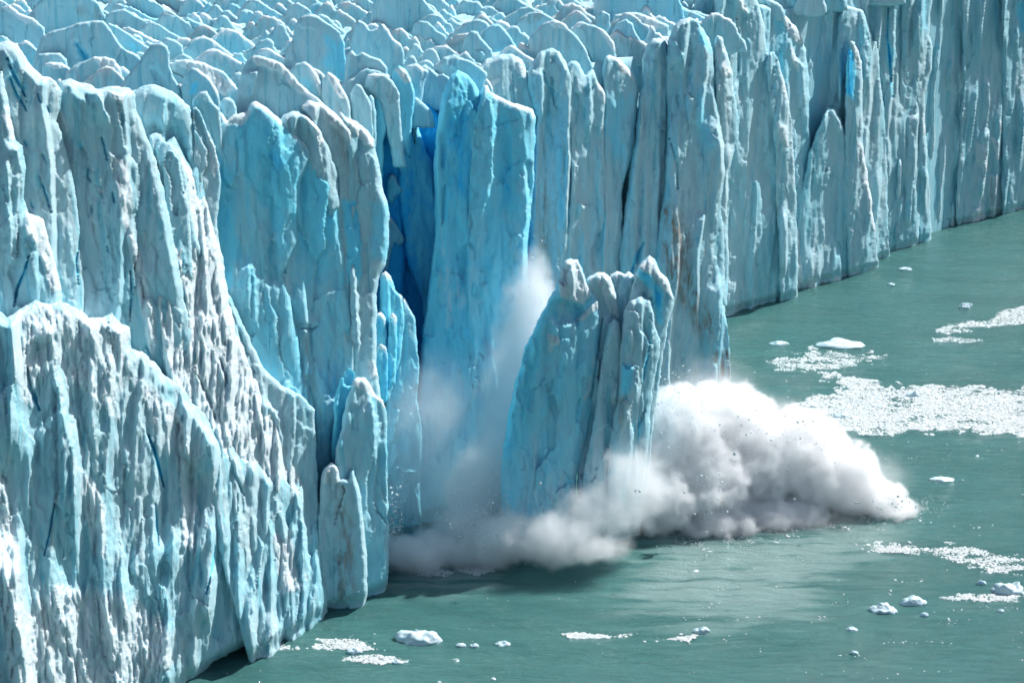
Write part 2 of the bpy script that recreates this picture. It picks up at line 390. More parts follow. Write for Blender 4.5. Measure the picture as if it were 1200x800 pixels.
# the bright crumbling spur
slab('ice_spur', 'bright white crumbling spur running down the left ice wall in full sun',
     [(186, 196), (196, 166), (204, 158), (214, 178), (228, 195), (240, 225), (250, 262), (262, 305), (266, 335), (276, 385), (292, 425), (306, 455), (322, 490), (340, 520), (352, 548), (368, 575), (380, 620), (384, 700), (300, 735),
      (255, 640), (235, 560), (208, 500), (192, 430), (186, 372), (176, 318), (158, 276), (150, 250), (160, 236), (178, 250)],
     181, sx=1.6, sz=0.44, T=4.2, R=5, back=14, sp=1.55, flute=1.3, wl=2.2, mid=1.2, fine=.3,
     feats=[('lit', [(150, 246), (186, 250), (205, 175), (236, 215), (262, 320), (285, 410), (330, 490), (352, 545), (342, 590), (300, 560), (255, 520), (215, 480), (192, 420), (182, 340)], 6, 1.7, 1.1),
            ('crack', [(205, 330), (212, 352)], 3, .9, .2), ('crack', [(232, 440), (246, 470), (252, 490)], 4, 1.4, .2), ('crack', [(258, 420), (266, 448)], 3, 1.3, .2),
            ('arete', [(344, 560), (352, 600), (358, 650), (366, 690)], 10, 1.2), ('lit', [(318, 625), (340, 620), (352, 690), (330, 700)], 5, 1.1, .8)])
# lower apron in front
slab('ice_spur', 'low crumbling grey ice buttress with snow-dusted top at the foot of the left wall',
     [(-120, 380), (-90, 300), (-30, 340), (8, 372), (26, 360), (42, 352), (58, 356), (70, 352), (82, 358), (96, 362), (104, 372), (120, 372), (130, 366), (140, 378), (152, 384), (154, 408), (166, 412), (182, 424), (194, 440), (212, 452), (224, 470), (240, 486),
      (256, 512), (270, 520), (286, 540), (300, 542), (316, 560), (330, 558), (346, 574), (356, 600), (362, 650), (368, 705), (310, 745), (250, 775), (200, 830), (60, 930), (-120, 1000)],
     171, sx=1.3, sz=0.16, saw=4.2, saww=6.5, flank=.22, T=4, R=5, back=14, sp=1.55, flute=1.15, wl=2.1, mid=1.2, fine=.28, tsnow=.05,
     feats=[('lit', [(10, 365), (50, 355), (120, 372), (152, 384), (150, 430), (140, 500), (110, 470), (60, 420), (40, 480), (20, 470)], 9, 1.2, .6),
            ('lit', [(60, 430), (100, 440), (130, 560), (110, 620), (60, 600), (50, 500)], 12, 1.0, .35), ('lit', [(150, 430), (200, 470), (240, 530), (225, 560), (180, 520)], 9, 1.1, .6),
            ('lit', [(60, 680), (140, 690), (190, 720), (215, 770), (190, 800), (60, 900), (-20, 900), (10, 730)], 16, 1.5, .7), ('lit', [(200, 470), (232, 560), (228, 650), (214, 640), (210, 560)], 4, 1.4, .8),
            ('lit', [(95, 550), (125, 590), (128, 660), (105, 650)], 6, 1.3, .6), ('lit', [(0, 540), (24, 640), (30, 740), (10, 760), (-20, 640)], 5, 1.4, .7),
            ('crack', [(174, 510), (182, 530), (188, 556), (192, 570)], 3, 2.2, .9), ('crack', [(64, 590), (58, 625), (52, 650)], 2.2, 1.4, .7), ('crack', [(252, 640), (248, 670), (242, 695)], 2.2, 1.4, .8),
            ('crack', [(182, 590), (186, 640)], 2.5, 1.1, .6), ('crack', [(32, 430), (36, 455), (46, 480)], 4, 2, .9),
            ('dent', [(40, 400), (64, 396), (70, 480), (50, 500), (38, 460)], 5, 1.6), ('dent', [(214, 555), (262, 560), (262, 620), (220, 640)], 9, 1.2),
            ('vein', [(70, 560), (56, 660), (50, 720), (58, 770)], 2.2, .8), ('crack', [(240, 486), (262, 530), (286, 580)], 3, 1, .3), ('arete', [(258, 660), (250, 720), (240, 770)], 16, 1.2)])
slab('ice_spur', 'smooth curling ice lobe with a white edge at the left border above the buttress',
     [(-60, 120), (-8, 100), (2, 80), (10, 120), (18, 165), (26, 172), (30, 195), (28, 232), (34, 250), (52, 256), (54, 268), (62, 295), (72, 335), (74, 372), (64, 470), (-60, 600)],
     167, sx=.8, sz=0.12, T=3.2, R=3.2, back=10, flute=.9, wl=3, mid=1.0,
     feats=[('arete', [(18, 165), (26, 200), (28, 240)], 10, 1.6), ('lit', [(30, 250), (54, 256), (62, 300), (72, 340), (60, 345), (44, 290), (32, 275)], 4, 1.7, 1), ('crack', [(34, 298), (30, 315), (20, 338), (16, 358)], 2.2, 2, 1.1),
            ('lit', [(10, 120), (20, 160), (12, 165), (4, 140)], 3, 1.2, .8), ('crack', [(18, 380), (8, 420), (0, 430)], 4, 2, 1), ('arete', [(8, 180), (12, 260), (14, 330)], 12, 1.3)])

# ---- recess to the right of the spur
slab('ice_pillar', 'smooth rounded grey ice dome behind the bright spur',
     [(150, 108), (160, 104), (176, 98), (190, 101), (208, 112), (222, 124), (228, 150), (236, 190), (244, 230), (250, 300), (170, 300), (160, 180), (156, 130)],
     190, sx=.5, saw=1.0, sz=0.1, T=3.5, R=5, back=14, flute=.25, mid=.7, fine=.08, fresh=.15, feats=[('dent', [(180, 148), (205, 150), (222, 175), (222, 200), (200, 180)], 8, 1.4)])
for i, (pl, lb) in enumerate([
    ([(174, 160), (180, 154), (188, 158), (196, 172), (204, 200), (212, 250), (180, 250)], 'small arched ice fin below the grey dome, leftmost of three'),
    ([(183, 172), (192, 165), (200, 167), (210, 182), (218, 205), (224, 250), (236, 300), (190, 300)], 'curled ice fin below the grey dome, middle of three'),
    ([(190, 182), (196, 175), (203, 176), (210, 188), (214, 215), (222, 240), (226, 330), (196, 330)], 'rounded ice column head at the top of the bright spur')]):
    slab('ice_pillar', lb, pl, 186 - i * 1.2, sx=.5, saw=.8, saww=3, sz=.12, T=1.8, R=1.8, back=5, flute=.3, mid=.3, snow=.1)
slab('ice_pillar', 'thin grey blade of ice standing against the big blue blade',
     [(226, 122), (234, 130), (242, 150), (252, 172), (256, 190), (259, 210), (257, 240), (254, 262), (262, 330), (276, 390), (240, 380), (236, 280), (226, 190)],
     192, sx=.5, saw=.8, saww=3, sz=.1, T=2.4, R=2.2, back=7, flute=.6, snow=.1, feats=[('lit', [(240, 150), (252, 175), (256, 200), (250, 210), (244, 180)], 2, 1, .7)])
slab('ice_pillar', 'big vivid blue ice blade with an angled crest in the recess of the left wall',
     [(222, 140), (226, 118), (234, 108), (242, 106), (248, 116), (252, 124), (262, 134), (266, 142), (274, 134), (290, 131), (294, 121), (300, 118), (312, 126), (326, 138), (342, 153), (358, 168), (364, 178), (364, 186), (358, 200), (352, 216), (350, 235), (349, 262), (349, 285), (338, 308), (330, 325),
      (340, 345), (350, 400), (358, 470), (320, 500), (285, 440), (262, 350), (252, 260), (250, 190), (240, 160)],
     197, sx=.5, saw=1.5, saww=4.5, sz=.10, T=3.2, R=3, back=14, flute=.25, wl=4, mid=.9, fine=.12, fresh=.30, tsnow=.7, edge=.6,
     feats=[('fresh', [(290, 140), (325, 150), (350, 185), (340, 240), (318, 240), (312, 200), (285, 200)], 16, .42), ('fresh', [(318, 245), (345, 250), (340, 300), (322, 290)], 8, .18), ('fresh', [(250, 180), (268, 200), (275, 330), (256, 330)], 9, .4), ('dent', [(308, 180), (320, 180), (328, 330), (318, 330)], 6, .8),
            ('arete', [(294, 300), (298, 330), (300, 400)], 14, 1.0), ('snow', [(262, 134), (274, 130), (292, 130), (288, 142), (266, 146)], 3, .7)])
slab('ice_pillar', 'deep blue ice wall in the shadowed slot behind the bright spur',
     [(225, 200), (270, 200), (330, 200), (345, 400), (350, 520), (330, 560), (240, 520)], 204, sx=.7, sz=.05, T=2, R=3, back=10, flute=.6, fresh=1.0)
slab('ice_pillar', 'grey ice foot with a diagonal edge below the blue blade',
     [(258, 330), (272, 350), (292, 395), (308, 430), (330, 452), (352, 462), (368, 480), (372, 560), (376, 640), (378, 705), (330, 720), (300, 560), (270, 420)],
     193, sx=.5, saw=.8, saww=3, sz=.14, T=2.6, R=2.6, back=9, flute=.5, mid=.6, feats=[('arete', [(310, 468), (326, 490), (332, 530)], 12, 1.0), ('crack', [(262, 345), (285, 400), (300, 440)], 2, .7, .2)])
slab('ice_pillar', 'wide dark teal ice wall between the blue blade and the fluted pillars',
     [(322, 170), (352, 160), (384, 190), (400, 240), (408, 330), (420, 400), (410, 480), (400, 560), (392, 660), (388, 700), (362, 705), (352, 600), (338, 460), (325, 340)],
     203, sx=.5, saw=1.5, saww=4.5, sz=.08, T=3, R=4, back=12, flute=.6, mid=1.1, fresh=.28,
     feats=[('fresh', [(350, 200), (390, 210), (395, 320), (360, 330)], 14, .25), ('silt', [(346, 355), (362, 380), (378, 500), (366, 540), (356, 450)], 6, .5), ('crack', [(352, 384), (366, 386), (372, 382)], 2.5, 1, 0), ('crack', [(358, 440), (368, 470), (372, 520)], 2, .9, .1), ('snow', [(340, 360), (360, 500), (350, 540)], 8, .2)])
slab('ice_pillar', 'fluted ice pillar with a hollow crest just right of the blue blade',
     [(318, 160), (322, 146), (332, 135), (344, 130), (356, 133), (368, 143), (380, 158), (390, 178), (396, 200), (398, 230), (403, 262), (408, 300), (412, 350), (408, 380), (396, 300), (380, 240), (360, 200), (340, 180)],
     201, sx=.5, saw=1.5, saww=4.5, sz=.12, T=2.6, R=2.3, back=9, flute=.5, fresh=.08, tsnow=.4,
     feats=[('arete', [(356, 133), (366, 142), (380, 160)], 12, 1.4), ('lit', [(360, 138), (372, 150), (380, 168), (374, 170), (364, 152)], 2, 1, .8)])
slab('ice_pillar', 'grey ribbed ice pillar with silt-streaked snowy crest in the left wall',
     [(352, 125), (362, 118), (374, 120), (390, 130), (404, 142), (413, 154), (416, 175), (423, 196), (426, 222), (434, 258), (430, 262), (426, 290), (427, 330), (420, 345), (418, 400), (416, 440), (400, 450), (398, 330), (390, 230), (378, 170), (362, 145)],
     203, sx=.5, saw=1.5, saww=4.5, sz=.12, T=2.8, R=2.4, back=10, flute=.6, snow=.1, tsnow=.8,
     feats=[('fresh', [(402, 236), (428, 238), (426, 320), (408, 340)], 4, .75), ('lit', [(376, 122), (404, 142), (414, 160), (408, 165), (384, 140)], 3, 1, .8), ('silt', [(376, 128), (400, 146), (414, 190), (406, 200), (386, 150)], 5, .4), ('crack', [(394, 196), (397, 230)], 1.5, .9, .3)])
slab('ice_pillar', 'rightmost ribbed pillar of the left wall with a stepped bright edge',
     [(398, 130), (404, 137), (416, 142), (430, 153), (438, 164), (441, 178), (445, 196), (447, 215), (453, 235), (457, 252), (456, 290), (452, 310), (445, 322), (441, 345), (442, 380), (441, 420), (444, 450), (450, 500), (454, 560), (455, 640), (444, 690), (410, 700), (405, 500), (408, 300), (405, 180)],
     206, sx=.5, saw=1.5, saww=4.5, sz=.10, T=3.0, R=2.5, back=12, flute=.5, fresh=.12, tsnow=.8,
     feats=[('fresh', [(432, 236), (456, 240), (453, 305), (434, 305)], 4, .3), ('arete', [(414, 300), (418, 350), (420, 410), (416, 450)], 12, 1.4), ('lit', [(404, 140), (430, 156), (438, 172), (430, 172), (412, 152)], 2, 1, .8), ('lit', [(430, 420), (438, 424), (442, 440), (434, 444)], 2, 1.2, .9)])
slab('ice_pillar', 'glowing pale blue sliver of ice in the slot above the small rounded pillar',
     [(392, 470), (398, 445), (408, 430), (416, 436), (414, 470), (410, 540), (388, 540)], 202.6, sx=.6, sz=.02, T=1, R=1.5, back=3, flute=.1, mid=.2, fresh=.6)  # light seen through thin ice, painted as fresh blue colour
slab('ice_pillar', 'small rounded blue green ice pillar at the foot of the left wall',
     [(392, 530), (400, 500), (406, 468), (412, 450), (418, 442), (428, 442), (434, 450), (440, 462), (450, 468), (453, 482), (454, 540), (455, 600), (456, 650), (448, 700), (404, 710), (390, 640)],
     199.5, sx=.7, sz=.09, T=2.6, R=2.6, back=8, flute=.5, fresh=.22, feats=[('arete', [(434, 460), (438, 500), (440, 560)], 9, .9), ('snow', [(410, 440), (432, 440), (452, 468), (454, 480), (430, 458), (414, 452)], 2, .8), ('arete', [(452, 500), (454, 600), (450, 680)], 10, .8)])
slab('ice_pillar', 'silt-stained ice stump with a brown and white top beside the waterline',
     [(374, 600), (376, 560), (380, 547), (388, 541), (396, 546), (400, 560), (408, 560), (414, 548), (418, 560), (424, 590), (430, 650), (430, 705), (366, 712), (368, 660)],
     196.5, sx=.5, saw=1.5, saww=4.5, sz=.1, T=2, R=2, back=6, flute=.6, feats=[('lit', [(376, 560), (388, 541), (398, 550), (396, 566), (380, 566)], 2, 1.2, 1), ('silt', [(388, 560), (404, 575), (412, 620), (416, 700), (396, 700), (396, 620)], 5, .75), ('crack', [(398, 558), (404, 575), (396, 600), (392, 615)], 1.4, .8, 0)])

# ---- the fresh cavity and the collapsing blue tower
slab('ice_pillar', 'vivid deep blue back wall of the fresh cavity',
     [(425, 140), (470, 128), (500, 120), (520, 140), (540, 140), (540, 560), (440, 560), (430, 300)], 236, sx=.2, sz=.03, T=1.5, R=3, back=12, flute=.7, wl=5, fresh=1.5)
slab('ice_pillar', 'deep blue left side wall of the fresh cavity',
     [(440, 150), (466, 140), (478, 200), (474, 350), (466, 430), (440, 430)], 232, sx=.7, sz=.02, T=1.5, R=3, back=8, flute=.6, fresh=1.5)
slab('ice_pillar', 'bright blue ice pillar with a white cap in the fresh cavity',
     [(466, 160), (470, 136), (478, 132), (485, 136), (491, 152), (497, 170), (506, 190), (512, 230), (520, 300), (520, 420), (500, 420), (494, 350), (486, 330), (476, 300), (466, 230)],
     232, sx=.4, sz=.05, T=2.4, R=2.8, back=8, flute=.4, mid=.6, fresh=.7, tsnow=1, feats=[('fresh', [(455, 190), (480, 200), (480, 330), (460, 300)], 8, .5)])
slab('ice_pillar', 'pale ice head standing left of the blue tower top',
     [(482, 150), (484, 118), (492, 98), (500, 84), (508, 81), (518, 88), (524, 98), (520, 150), (518, 300), (505, 300), (495, 200)],
     236, sx=.5, sz=.08, T=2.6, R=2.8, back=8, flute=.3, mid=.5, fresh=.25, feats=[('fresh', [(484, 145), (520, 140), (520, 300), (490, 300)], 8, .45)])
slab('ice_tower', 'collapsing vivid blue ice tower, left half with a smooth rounded head',
     [(508, 190), (512, 150), (516, 122), (521, 102), (528, 88), (536, 83), (546, 87), (556, 97), (564, 112), (572, 130), (577, 170), (576, 240), (572, 330), (566, 450), (560, 620), (490, 640), (488, 480), (496, 380), (502, 340), (510, 270)],
     226, sx=.5, sz=.03, saw=1.2, facet=.9, T=3.4, R=3.6, back=12, flute=.3, wl=4.5, mid=.9, fine=.3, fresh=.62, edge=.8,
     feats=[('fresh', [(520, 100), (560, 120), (566, 160), (560, 230), (526, 240), (516, 160)], 12, .2), ('snow', [(512, 250), (524, 255), (528, 310), (560, 330), (540, 380), (520, 390), (508, 330)], 6, .4), ('dent', [(535, 300), (548, 290), (552, 330), (536, 350)], 5, .9), ('arete', [(526, 240), (524, 300), (520, 360)], 10, .8), ('snow', [(556, 140), (568, 150), (566, 175), (558, 170)], 4, .5)])
slab('ice_tower', 'collapsing pale blue ice tower, right half with a slanting flat top',
     [(552, 140), (560, 122), (566, 103), (570, 99), (575, 108), (584, 113), (592, 116), (600, 121), (612, 123), (624, 128), (628, 138), (626, 180), (626, 210), (622, 250), (618, 290), (620, 350), (616, 430), (606, 520), (600, 640), (545, 640), (545, 300)],
     229, sx=.55, sz=.03, saw=1.4, facet=.9, T=3.2, R=3.2, back=12, flute=.55, wl=2.6, mid=.8, fresh=.42, tsnow=.9, edge=.8,
     feats=[('fresh', [(590, 195), (606, 190), (600, 250), (586, 245)], 6, .4), ('fresh', [(575, 240), (590, 260), (600, 330), (590, 420), (570, 400)], 10, .2), ('snow', [(598, 200), (612, 200), (600, 300), (590, 330)], 6, .35), ('crack', [(568, 150), (590, 145), (606, 140)], 2, .5, .1), ('arete', [(572, 104), (577, 140), (577, 200), (566, 250), (560, 300)], 12, 1.2)])
for i, (pl, lb, fr, D) in enumerate([
    ([(438, 420), (440, 400), (443, 380), (445, 350), (446, 322), (452, 317), (458, 324), (464, 340), (471, 348), (474, 372), (470, 420), (455, 470), (440, 470)], 'sunlit pale ice stub in the mouth of the blue cavity', .55, 216),
    ([(438, 420), (440, 368), (446, 364), (452, 372), (454, 400), (454, 470), (438, 470)], 'square glowing blue ice step low in the cavity, left one', .75, 213),
    ([(454, 400), (455, 372), (459, 366), (465, 372), (466, 400), (464, 450), (452, 460)], 'square glowing blue ice step low in the cavity, right one', .7, 213.5),
    ([(440, 440), (441, 408), (446, 402), (452, 406), (455, 420), (454, 470), (440, 480)], 'low glowing blue ice knob beside the fluted pillar', .85, 211),
    ([(449, 560), (451, 470), (462, 440), (466, 400), (470, 352), (474, 346), (477, 352), (480, 360), (486, 372), (488, 395), (492, 430), (489, 470), (495, 510), (492, 560), (498, 640), (450, 640)], 'sharp pale blue ice spire rising from the mist left of the tower', .35, 218),
    ([(452, 236), (453, 212), (458, 203), (463, 206), (466, 214), (475, 222), (474, 226), (464, 230), (460, 240)], 'small snow-capped ledge high in the blue cavity', .5, 230),
    ([(452, 280), (455, 252), (459, 254), (466, 266), (474, 280), (470, 288), (462, 284), (458, 300), (450, 330)], 'small white-edged ledge jutting into the blue cavity', .3, 229)]):
    slab('ice_step' if i in (1, 2, 3) else 'ice_spire' if i == 4 else 'ice_ledge', lb, pl, D, cat='ice block' if i != 4 else 'ice spire', sx=.4, sz=.05, T=1.6, R=1.6, back=5, flute=.35, mid=.4, fresh=fr, tsnow=.8, sp=1.6, edge=.8)

# ---- middle wall behind the falling block
MS = .7
slab('ice_pillar', 'large rounded grey ice dome right behind the blue tower',
     [(548, 100), (558, 82), (570, 69), (584, 64), (600, 63), (612, 70), (617, 80), (622, 100), (627, 120), (629, 135), (627, 150), (600, 135), (575, 118), (552, 115)],
     246, sx=.7, sz=.12, T=3, R=3.5, back=12, flute=.2, mid=.7, fine=.08, feats=[('lit', [(598, 66), (612, 72), (618, 90), (612, 92), (602, 80)], 3, 1, .8), ('lit', [(570, 98), (590, 88), (586, 96), (576, 102)], 2, .6, .6)])
slab('ice_pillar', 'tall grey ice pillar with a leaning head and a long crack, just right of the tower',
     [(617, 100), (618, 84), (626, 70), (634, 60), (646, 56), (656, 60), (664, 74), (672, 88), (675, 100), (682, 118), (685, 150), (680, 178), (671, 200), (670, 260), (672, 360), (680, 560), (600, 560), (620, 400), (622, 250), (626, 180), (628, 140)],
     254, sx=MS, sz=.07, T=3.2, R=3.2, back=14, flute=.8, saw=2.2, saww=5.2, fine=.3, mid=.7,
     feats=[('crack', [(635, 79), (640, 95), (647, 108), (650, 124), (655, 128)], 1.7, 1.4, .6), ('arete', [(633, 78), (637, 110), (635, 140), (634, 150)], 10, 1.5), ('vein', [(634, 145), (640, 200), (637, 260), (642, 330)], 1.8, .9), ('crack', [(627, 215), (624, 250), (624, 280)], 2, 1.2, .4), ('crack', [(666, 235), (667, 272)], 1.6, 1, .5), ('silt', [(624, 230), (640, 230), (652, 340), (640, 380), (622, 350)], 7, .35)])
slab('ice_pillar', 'narrow double-headed ice pillar with two small white knobs, right of the leaning head',
     [(664, 100), (664, 76), (672, 70), (680, 76), (685, 88), (690, 84), (695, 80), (700, 92), (706, 100), (711, 110), (711, 130), (709, 160), (711, 200), (714, 300), (716, 560), (664, 560), (662, 300), (668, 200)],
     258, sx=MS, sz=.08, T=2.8, R=2.6, back=12, flute=.8, saw=2.2, saww=5.2, fine=.3, feats=[('lit', [(700, 98), (710, 106), (709, 122), (700, 112)], 2, 1, .9), ('arete', [(690, 88), (693, 130), (690, 170)], 9, .9), ('crack', [(706, 200), (710, 240), (708, 270)], 1.6, 1, .4)])
slab('ice_pillar', 'blue tinted ice pillar with a snow-streaked sloping crest, third right of the tower',
     [(705, 120), (706, 84), (708, 68), (714, 64), (724, 68), (736, 78), (744, 90), (748, 105), (747, 130), (745, 150), (743, 180), (730, 215), (728, 260), (733, 330), (740, 560), (700, 560), (704, 300), (706, 200)],
     262, sx=MS, sz=.08, T=3, R=2.8, back=12, flute=.4, fresh=.12, tsnow=.6, feats=[('lit', [(716, 66), (734, 78), (742, 94), (734, 90), (722, 76)], 2, 1, .9), ('fresh', [(712, 110), (740, 115), (736, 190), (712, 190)], 10, .2), ('silt', [(720, 70), (736, 84), (738, 92), (726, 84)], 3, .5)])
slab('ice_pillar', 'broad blue grey ice pillar with a blunt snow-tipped top, fourth right of the tower',
     [(750, 100), (753, 72), (758, 54), (764, 46), (772, 44), (780, 48), (784, 58), (790, 72), (792, 88), (788, 98), (784, 120), (782, 180), (788, 220), (792, 300), (800, 560), (728, 560), (726, 300), (738, 200), (746, 140)],
     266, sx=MS, sz=.08, T=3.3, R=3, back=12, flute=.75, saw=2.0, saww=4.4, fine=.3, tsnow=.5,
     feats=[('crack', [(773, 140), (772, 148), (776, 154)], 3, 1, .3), ('crack', [(754, 285), (746, 300), (738, 326)], 4, 2, .8), ('crack', [(710, 280), (712, 298)], 1.6, .8, .4), ('silt', [(776, 180), (786, 200), (784, 270), (776, 250)], 4, .8)])
slab('ice_pillar', 'massive rounded ice buttress streaked with brown silt above the splash',
     [(780, 80), (782, 50), (787, 34), (796, 24), (808, 21), (818, 24), (826, 36), (834, 52), (838, 80), (838, 110), (844, 140), (848, 170), (852, 200), (850, 220), (846, 240), (849, 300), (850, 370), (846, 420), (842, 480), (760, 560), (758, 400), (768, 300), (778, 220), (782, 160)],
     269, sx=MS, sz=.07, T=3.6, R=3.6, back=14, flute=.8, saw=2.2, saww=5.2, fine=.3, mid=1.0,
     feats=[('arete', [(790, 32), (800, 30), (812, 36)], 4, .6), ('fresh', [(818, 30), (828, 40), (832, 60), (822, 50)], 4, .5), ('fresh', [(808, 100), (826, 105), (836, 170), (820, 190)], 10, .3), ('crack', [(784, 160), (793, 190), (794, 220), (792, 226)], 1.8, 1.3, .5), ('crack', [(802, 110), (806, 150)], 3, .8, .2),
            ('silt', [(776, 240), (800, 250), (818, 330), (834, 380), (830, 400), (806, 370), (780, 320)], 8, .95), ('vein', [(774, 240), (790, 262), (802, 300), (812, 340), (830, 365), (838, 400)], 2.2, .9), ('vein', [(798, 290), (790, 310)], 1.8, .8), ('arete', [(834, 95), (840, 140), (848, 200)], 9, 1.2), ('crack', [(826, 224), (827, 250)], 1.4, .9, .4), ('crack', [(775, 220), (770, 250), (768, 290)], 2.4, 1.8, .3)])
slab('ice_pillar', 'slim ribbed ice column with a bright broken edge behind the silt-streaked buttress',
     [(836, 60), (840, 40), (846, 44), (852, 62), (858, 85), (860, 110), (866, 140), (865, 165), (858, 185), (854, 200), (852, 260), (854, 300), (852, 360), (836, 360), (838, 200)],
     275, sx=MS, sz=.07, T=2.2, R=2, back=9, flute=.75, saw=2.0, saww=4.4, fine=.3, feats=[('lit', [(838, 52), (848, 60), (856, 88), (848, 92), (840, 70)], 2, 1, .9), ('arete', [(846, 70), (852, 100), (856, 150)], 6, 1)])
slab('ice_pillar', 'narrow blue ice foot with a dark silty base at the right end of the middle wall',
     [(834, 360), (840, 338), (846, 345), (850, 370), (855, 395), (856, 440), (855, 475), (830, 478), (832, 410)], 272, sx=.5, sz=.03, T=1.5, R=1.6, back=7, flute=.3, fresh=.25, feats=[('silt', [(834, 412), (858, 408), (858, 480), (832, 480)], 3, 1.1)])

# ---- far wall on the right
RS = .9
def far(lb, pl, dD=0, **kw):
    xs = [p[0] for p in pl]; xm = .5 * (min(xs) + max(xs))
    yb = float(np.interp(xm, [820, 855, 930, 985, 1030, 1080, 1120, 1200, 1300], [388, 377, 352, 334, 319, 294, 271, 252, 226]))
    kw.setdefault('T', 3.0); kw.setdefault('R', 2.8); kw.setdefault('back', 14); kw.setdefault('flute', .9); kw.setdefault('saww', 5.5); kw.setdefault('saw', 2.6); kw.setdefault('facet', .9)
    kw.setdefault('wl', 3.0)
    lx = min(xs); pl = [(x - 14 if x < lx + .3 * (max(xs) - lx) and y > -100 and dD > 2 else x, y) for x, y in pl]
    slab('ice_pillar', lb, pl, base_D(xm, yb) + 4.0 + dD, sx=RS, sz=.05, **kw)
far('grey ice wall section with a curled snowy lip at its top, left end of the far wall',
    [(836, -60), (862, -50), (880, -40), (884, -8), (892, 14), (896, 30), (899, 60), (903, 90), (910, 120), (914, 150), (920, 190), (928, 225), (930, 280), (930, 380), (832, 400), (838, 200)],
    feats=[('arete', [(862, -10), (870, 8), (880, 22)], 8, 1.3), ('crack', [(863, 20), (866, 60), (865, 85)], 2, 1.4, .2), ('crack', [(872, 85), (876, 120)], 1.6, 1, .2), ('lit', [(862, -6), (874, 4), (880, 20), (870, 14)], 2, 1, .9)])
far('blue ice flake with a pitted white crest standing off the far wall',
    [(895, 100), (896, 20), (902, 5), (912, 10), (920, 18), (932, 30), (940, 45), (945, 60), (948, 90), (949, 140), (948, 200), (946, 370), (915, 380), (906, 200)],
    dD=3, fresh=.15, feats=[('lit', [(914, 12), (936, 34), (943, 52), (934, 52), (922, 36)], 2, 1.2, .9), ('arete', [(924, 36), (926, 60), (940, 80), (944, 140)], 9, 1.3), ('lit', [(926, 50), (938, 76), (936, 88), (928, 74)], 2, 1.2, .8), ('fresh', [(908, 20), (922, 30), (922, 90), (912, 90)], 6, .3)])
far('thin pale ice fin in front of the pitted blue flake',
    [(898, 80), (901, 62), (907, 60), (912, 68), (916, 85), (924, 115), (928, 150), (932, 220), (935, 300), (934, 375), (918, 382), (908, 180)],
    dD=-3, T=1.8, R=1.6, feats=[('lit', [(918, 88), (926, 114), (920, 118), (914, 96)], 2, 1, .7), ('lit', [(908, 140), (922, 150), (924, 172), (914, 164)], 2, 1.2, 1), ('lit', [(930, 208), (944, 214), (944, 224), (932, 220)], 2, 1.2, 1)])
far('smooth pale ice wall set back behind the pitted blue flake',
    [(930, -60), (1010, -60), (1012, 60), (1000, 130), (985, 220), (980, 350), (930, 370), (925, 120)], dD=9, fresh=.08, feats=[('fresh', [(935, -30), (955, -20), (945, 30), (932, 20)], 5, .8), ('crack', [(975, 125), (970, 145), (962, 165), (950, 200)], 2.2, 2, .9), ('arete', [(972, 18), (982, 14), (988, 22)], 4, .9)])
far('grey ice buttress with a snowy foot below the smooth set-back wall',
    [(930, 300), (936, 240), (948, 180), (958, 150), (970, 128), (978, 126), (986, 140), (1000, 190), (1010, 240), (1016, 345), (925, 366)],
    dD=2, fresh=.12, feats=[('lit', [(924, 268), (936, 270), (942, 335), (930, 340)], 3, 1.4, 1), ('crack', [(988, 246), (989, 256)], 1.5, .8, .3), ('lit', [(946, 325), (956, 328), (956, 350), (946, 350)], 2, 1.4, 1), ('lit', [(976, 322), (986, 326), (988, 345), (976, 345)], 2, 1.4, 1)])
far('ice pillar with a saturated blue hollow under its white crest on the far wall',
    [(990, 110), (994, 60), (996, 46), (1002, 50), (1008, 66), (1011, 90), (1011, 120), (1012, 180), (1022, 240), (1030, 300), (1032, 345), (996, 350), (990, 200)],
    dD=0, T=2.4, R=2, feats=[('fresh', [(993, 56), (1001, 60), (1002, 120), (990, 108)], 3, 1.1), ('lit', [(996, 46), (1006, 56), (1010, 84), (1004, 78)], 1.6, 1.2, 1), ('lit', [(1004, 165), (1016, 175), (1022, 215), (1032, 260), (1030, 285), (1018, 250), (1008, 200)], 4, 1.5, .9)])
far('paired rounded ice columns behind the blue hollow on the far wall',
    [(994, 60), (997, 20), (1004, 6), (1012, 12), (1016, 22), (1022, 40), (1023, 48), (1028, 46), (1029, 56), (1032, 100), (1036, 130), (1040, 200), (1044, 330), (1000, 340), (996, 150)],
    dD=5, T=2.4, R=2, feats=[('arete', [(1012, 12), (1012, 60), (1020, 110)], 8, 1.3), ('fresh', [(1004, 30), (1014, 30), (1014, 90), (1006, 90)], 5, .35)])
far('wide shadowed ice wall with one long vertical blue crack',
    [(1014, -60), (1076, -60), (1078, 60), (1076, 160), (1078, 310), (1030, 330), (1026, 150), (1022, 60)], dD=7, feats=[('crack', [(1041, 10), (1040, 45), (1043, 70), (1044, 95), (1046, 115)], 1.8, 2.2, 1.3), ('fresh', [(1040, 50), (1048, 60), (1046, 80), (1040, 80)], 3, .5), ('dent', [(1052, 20), (1058, 10), (1060, 130), (1054, 120)], 4, 1)])
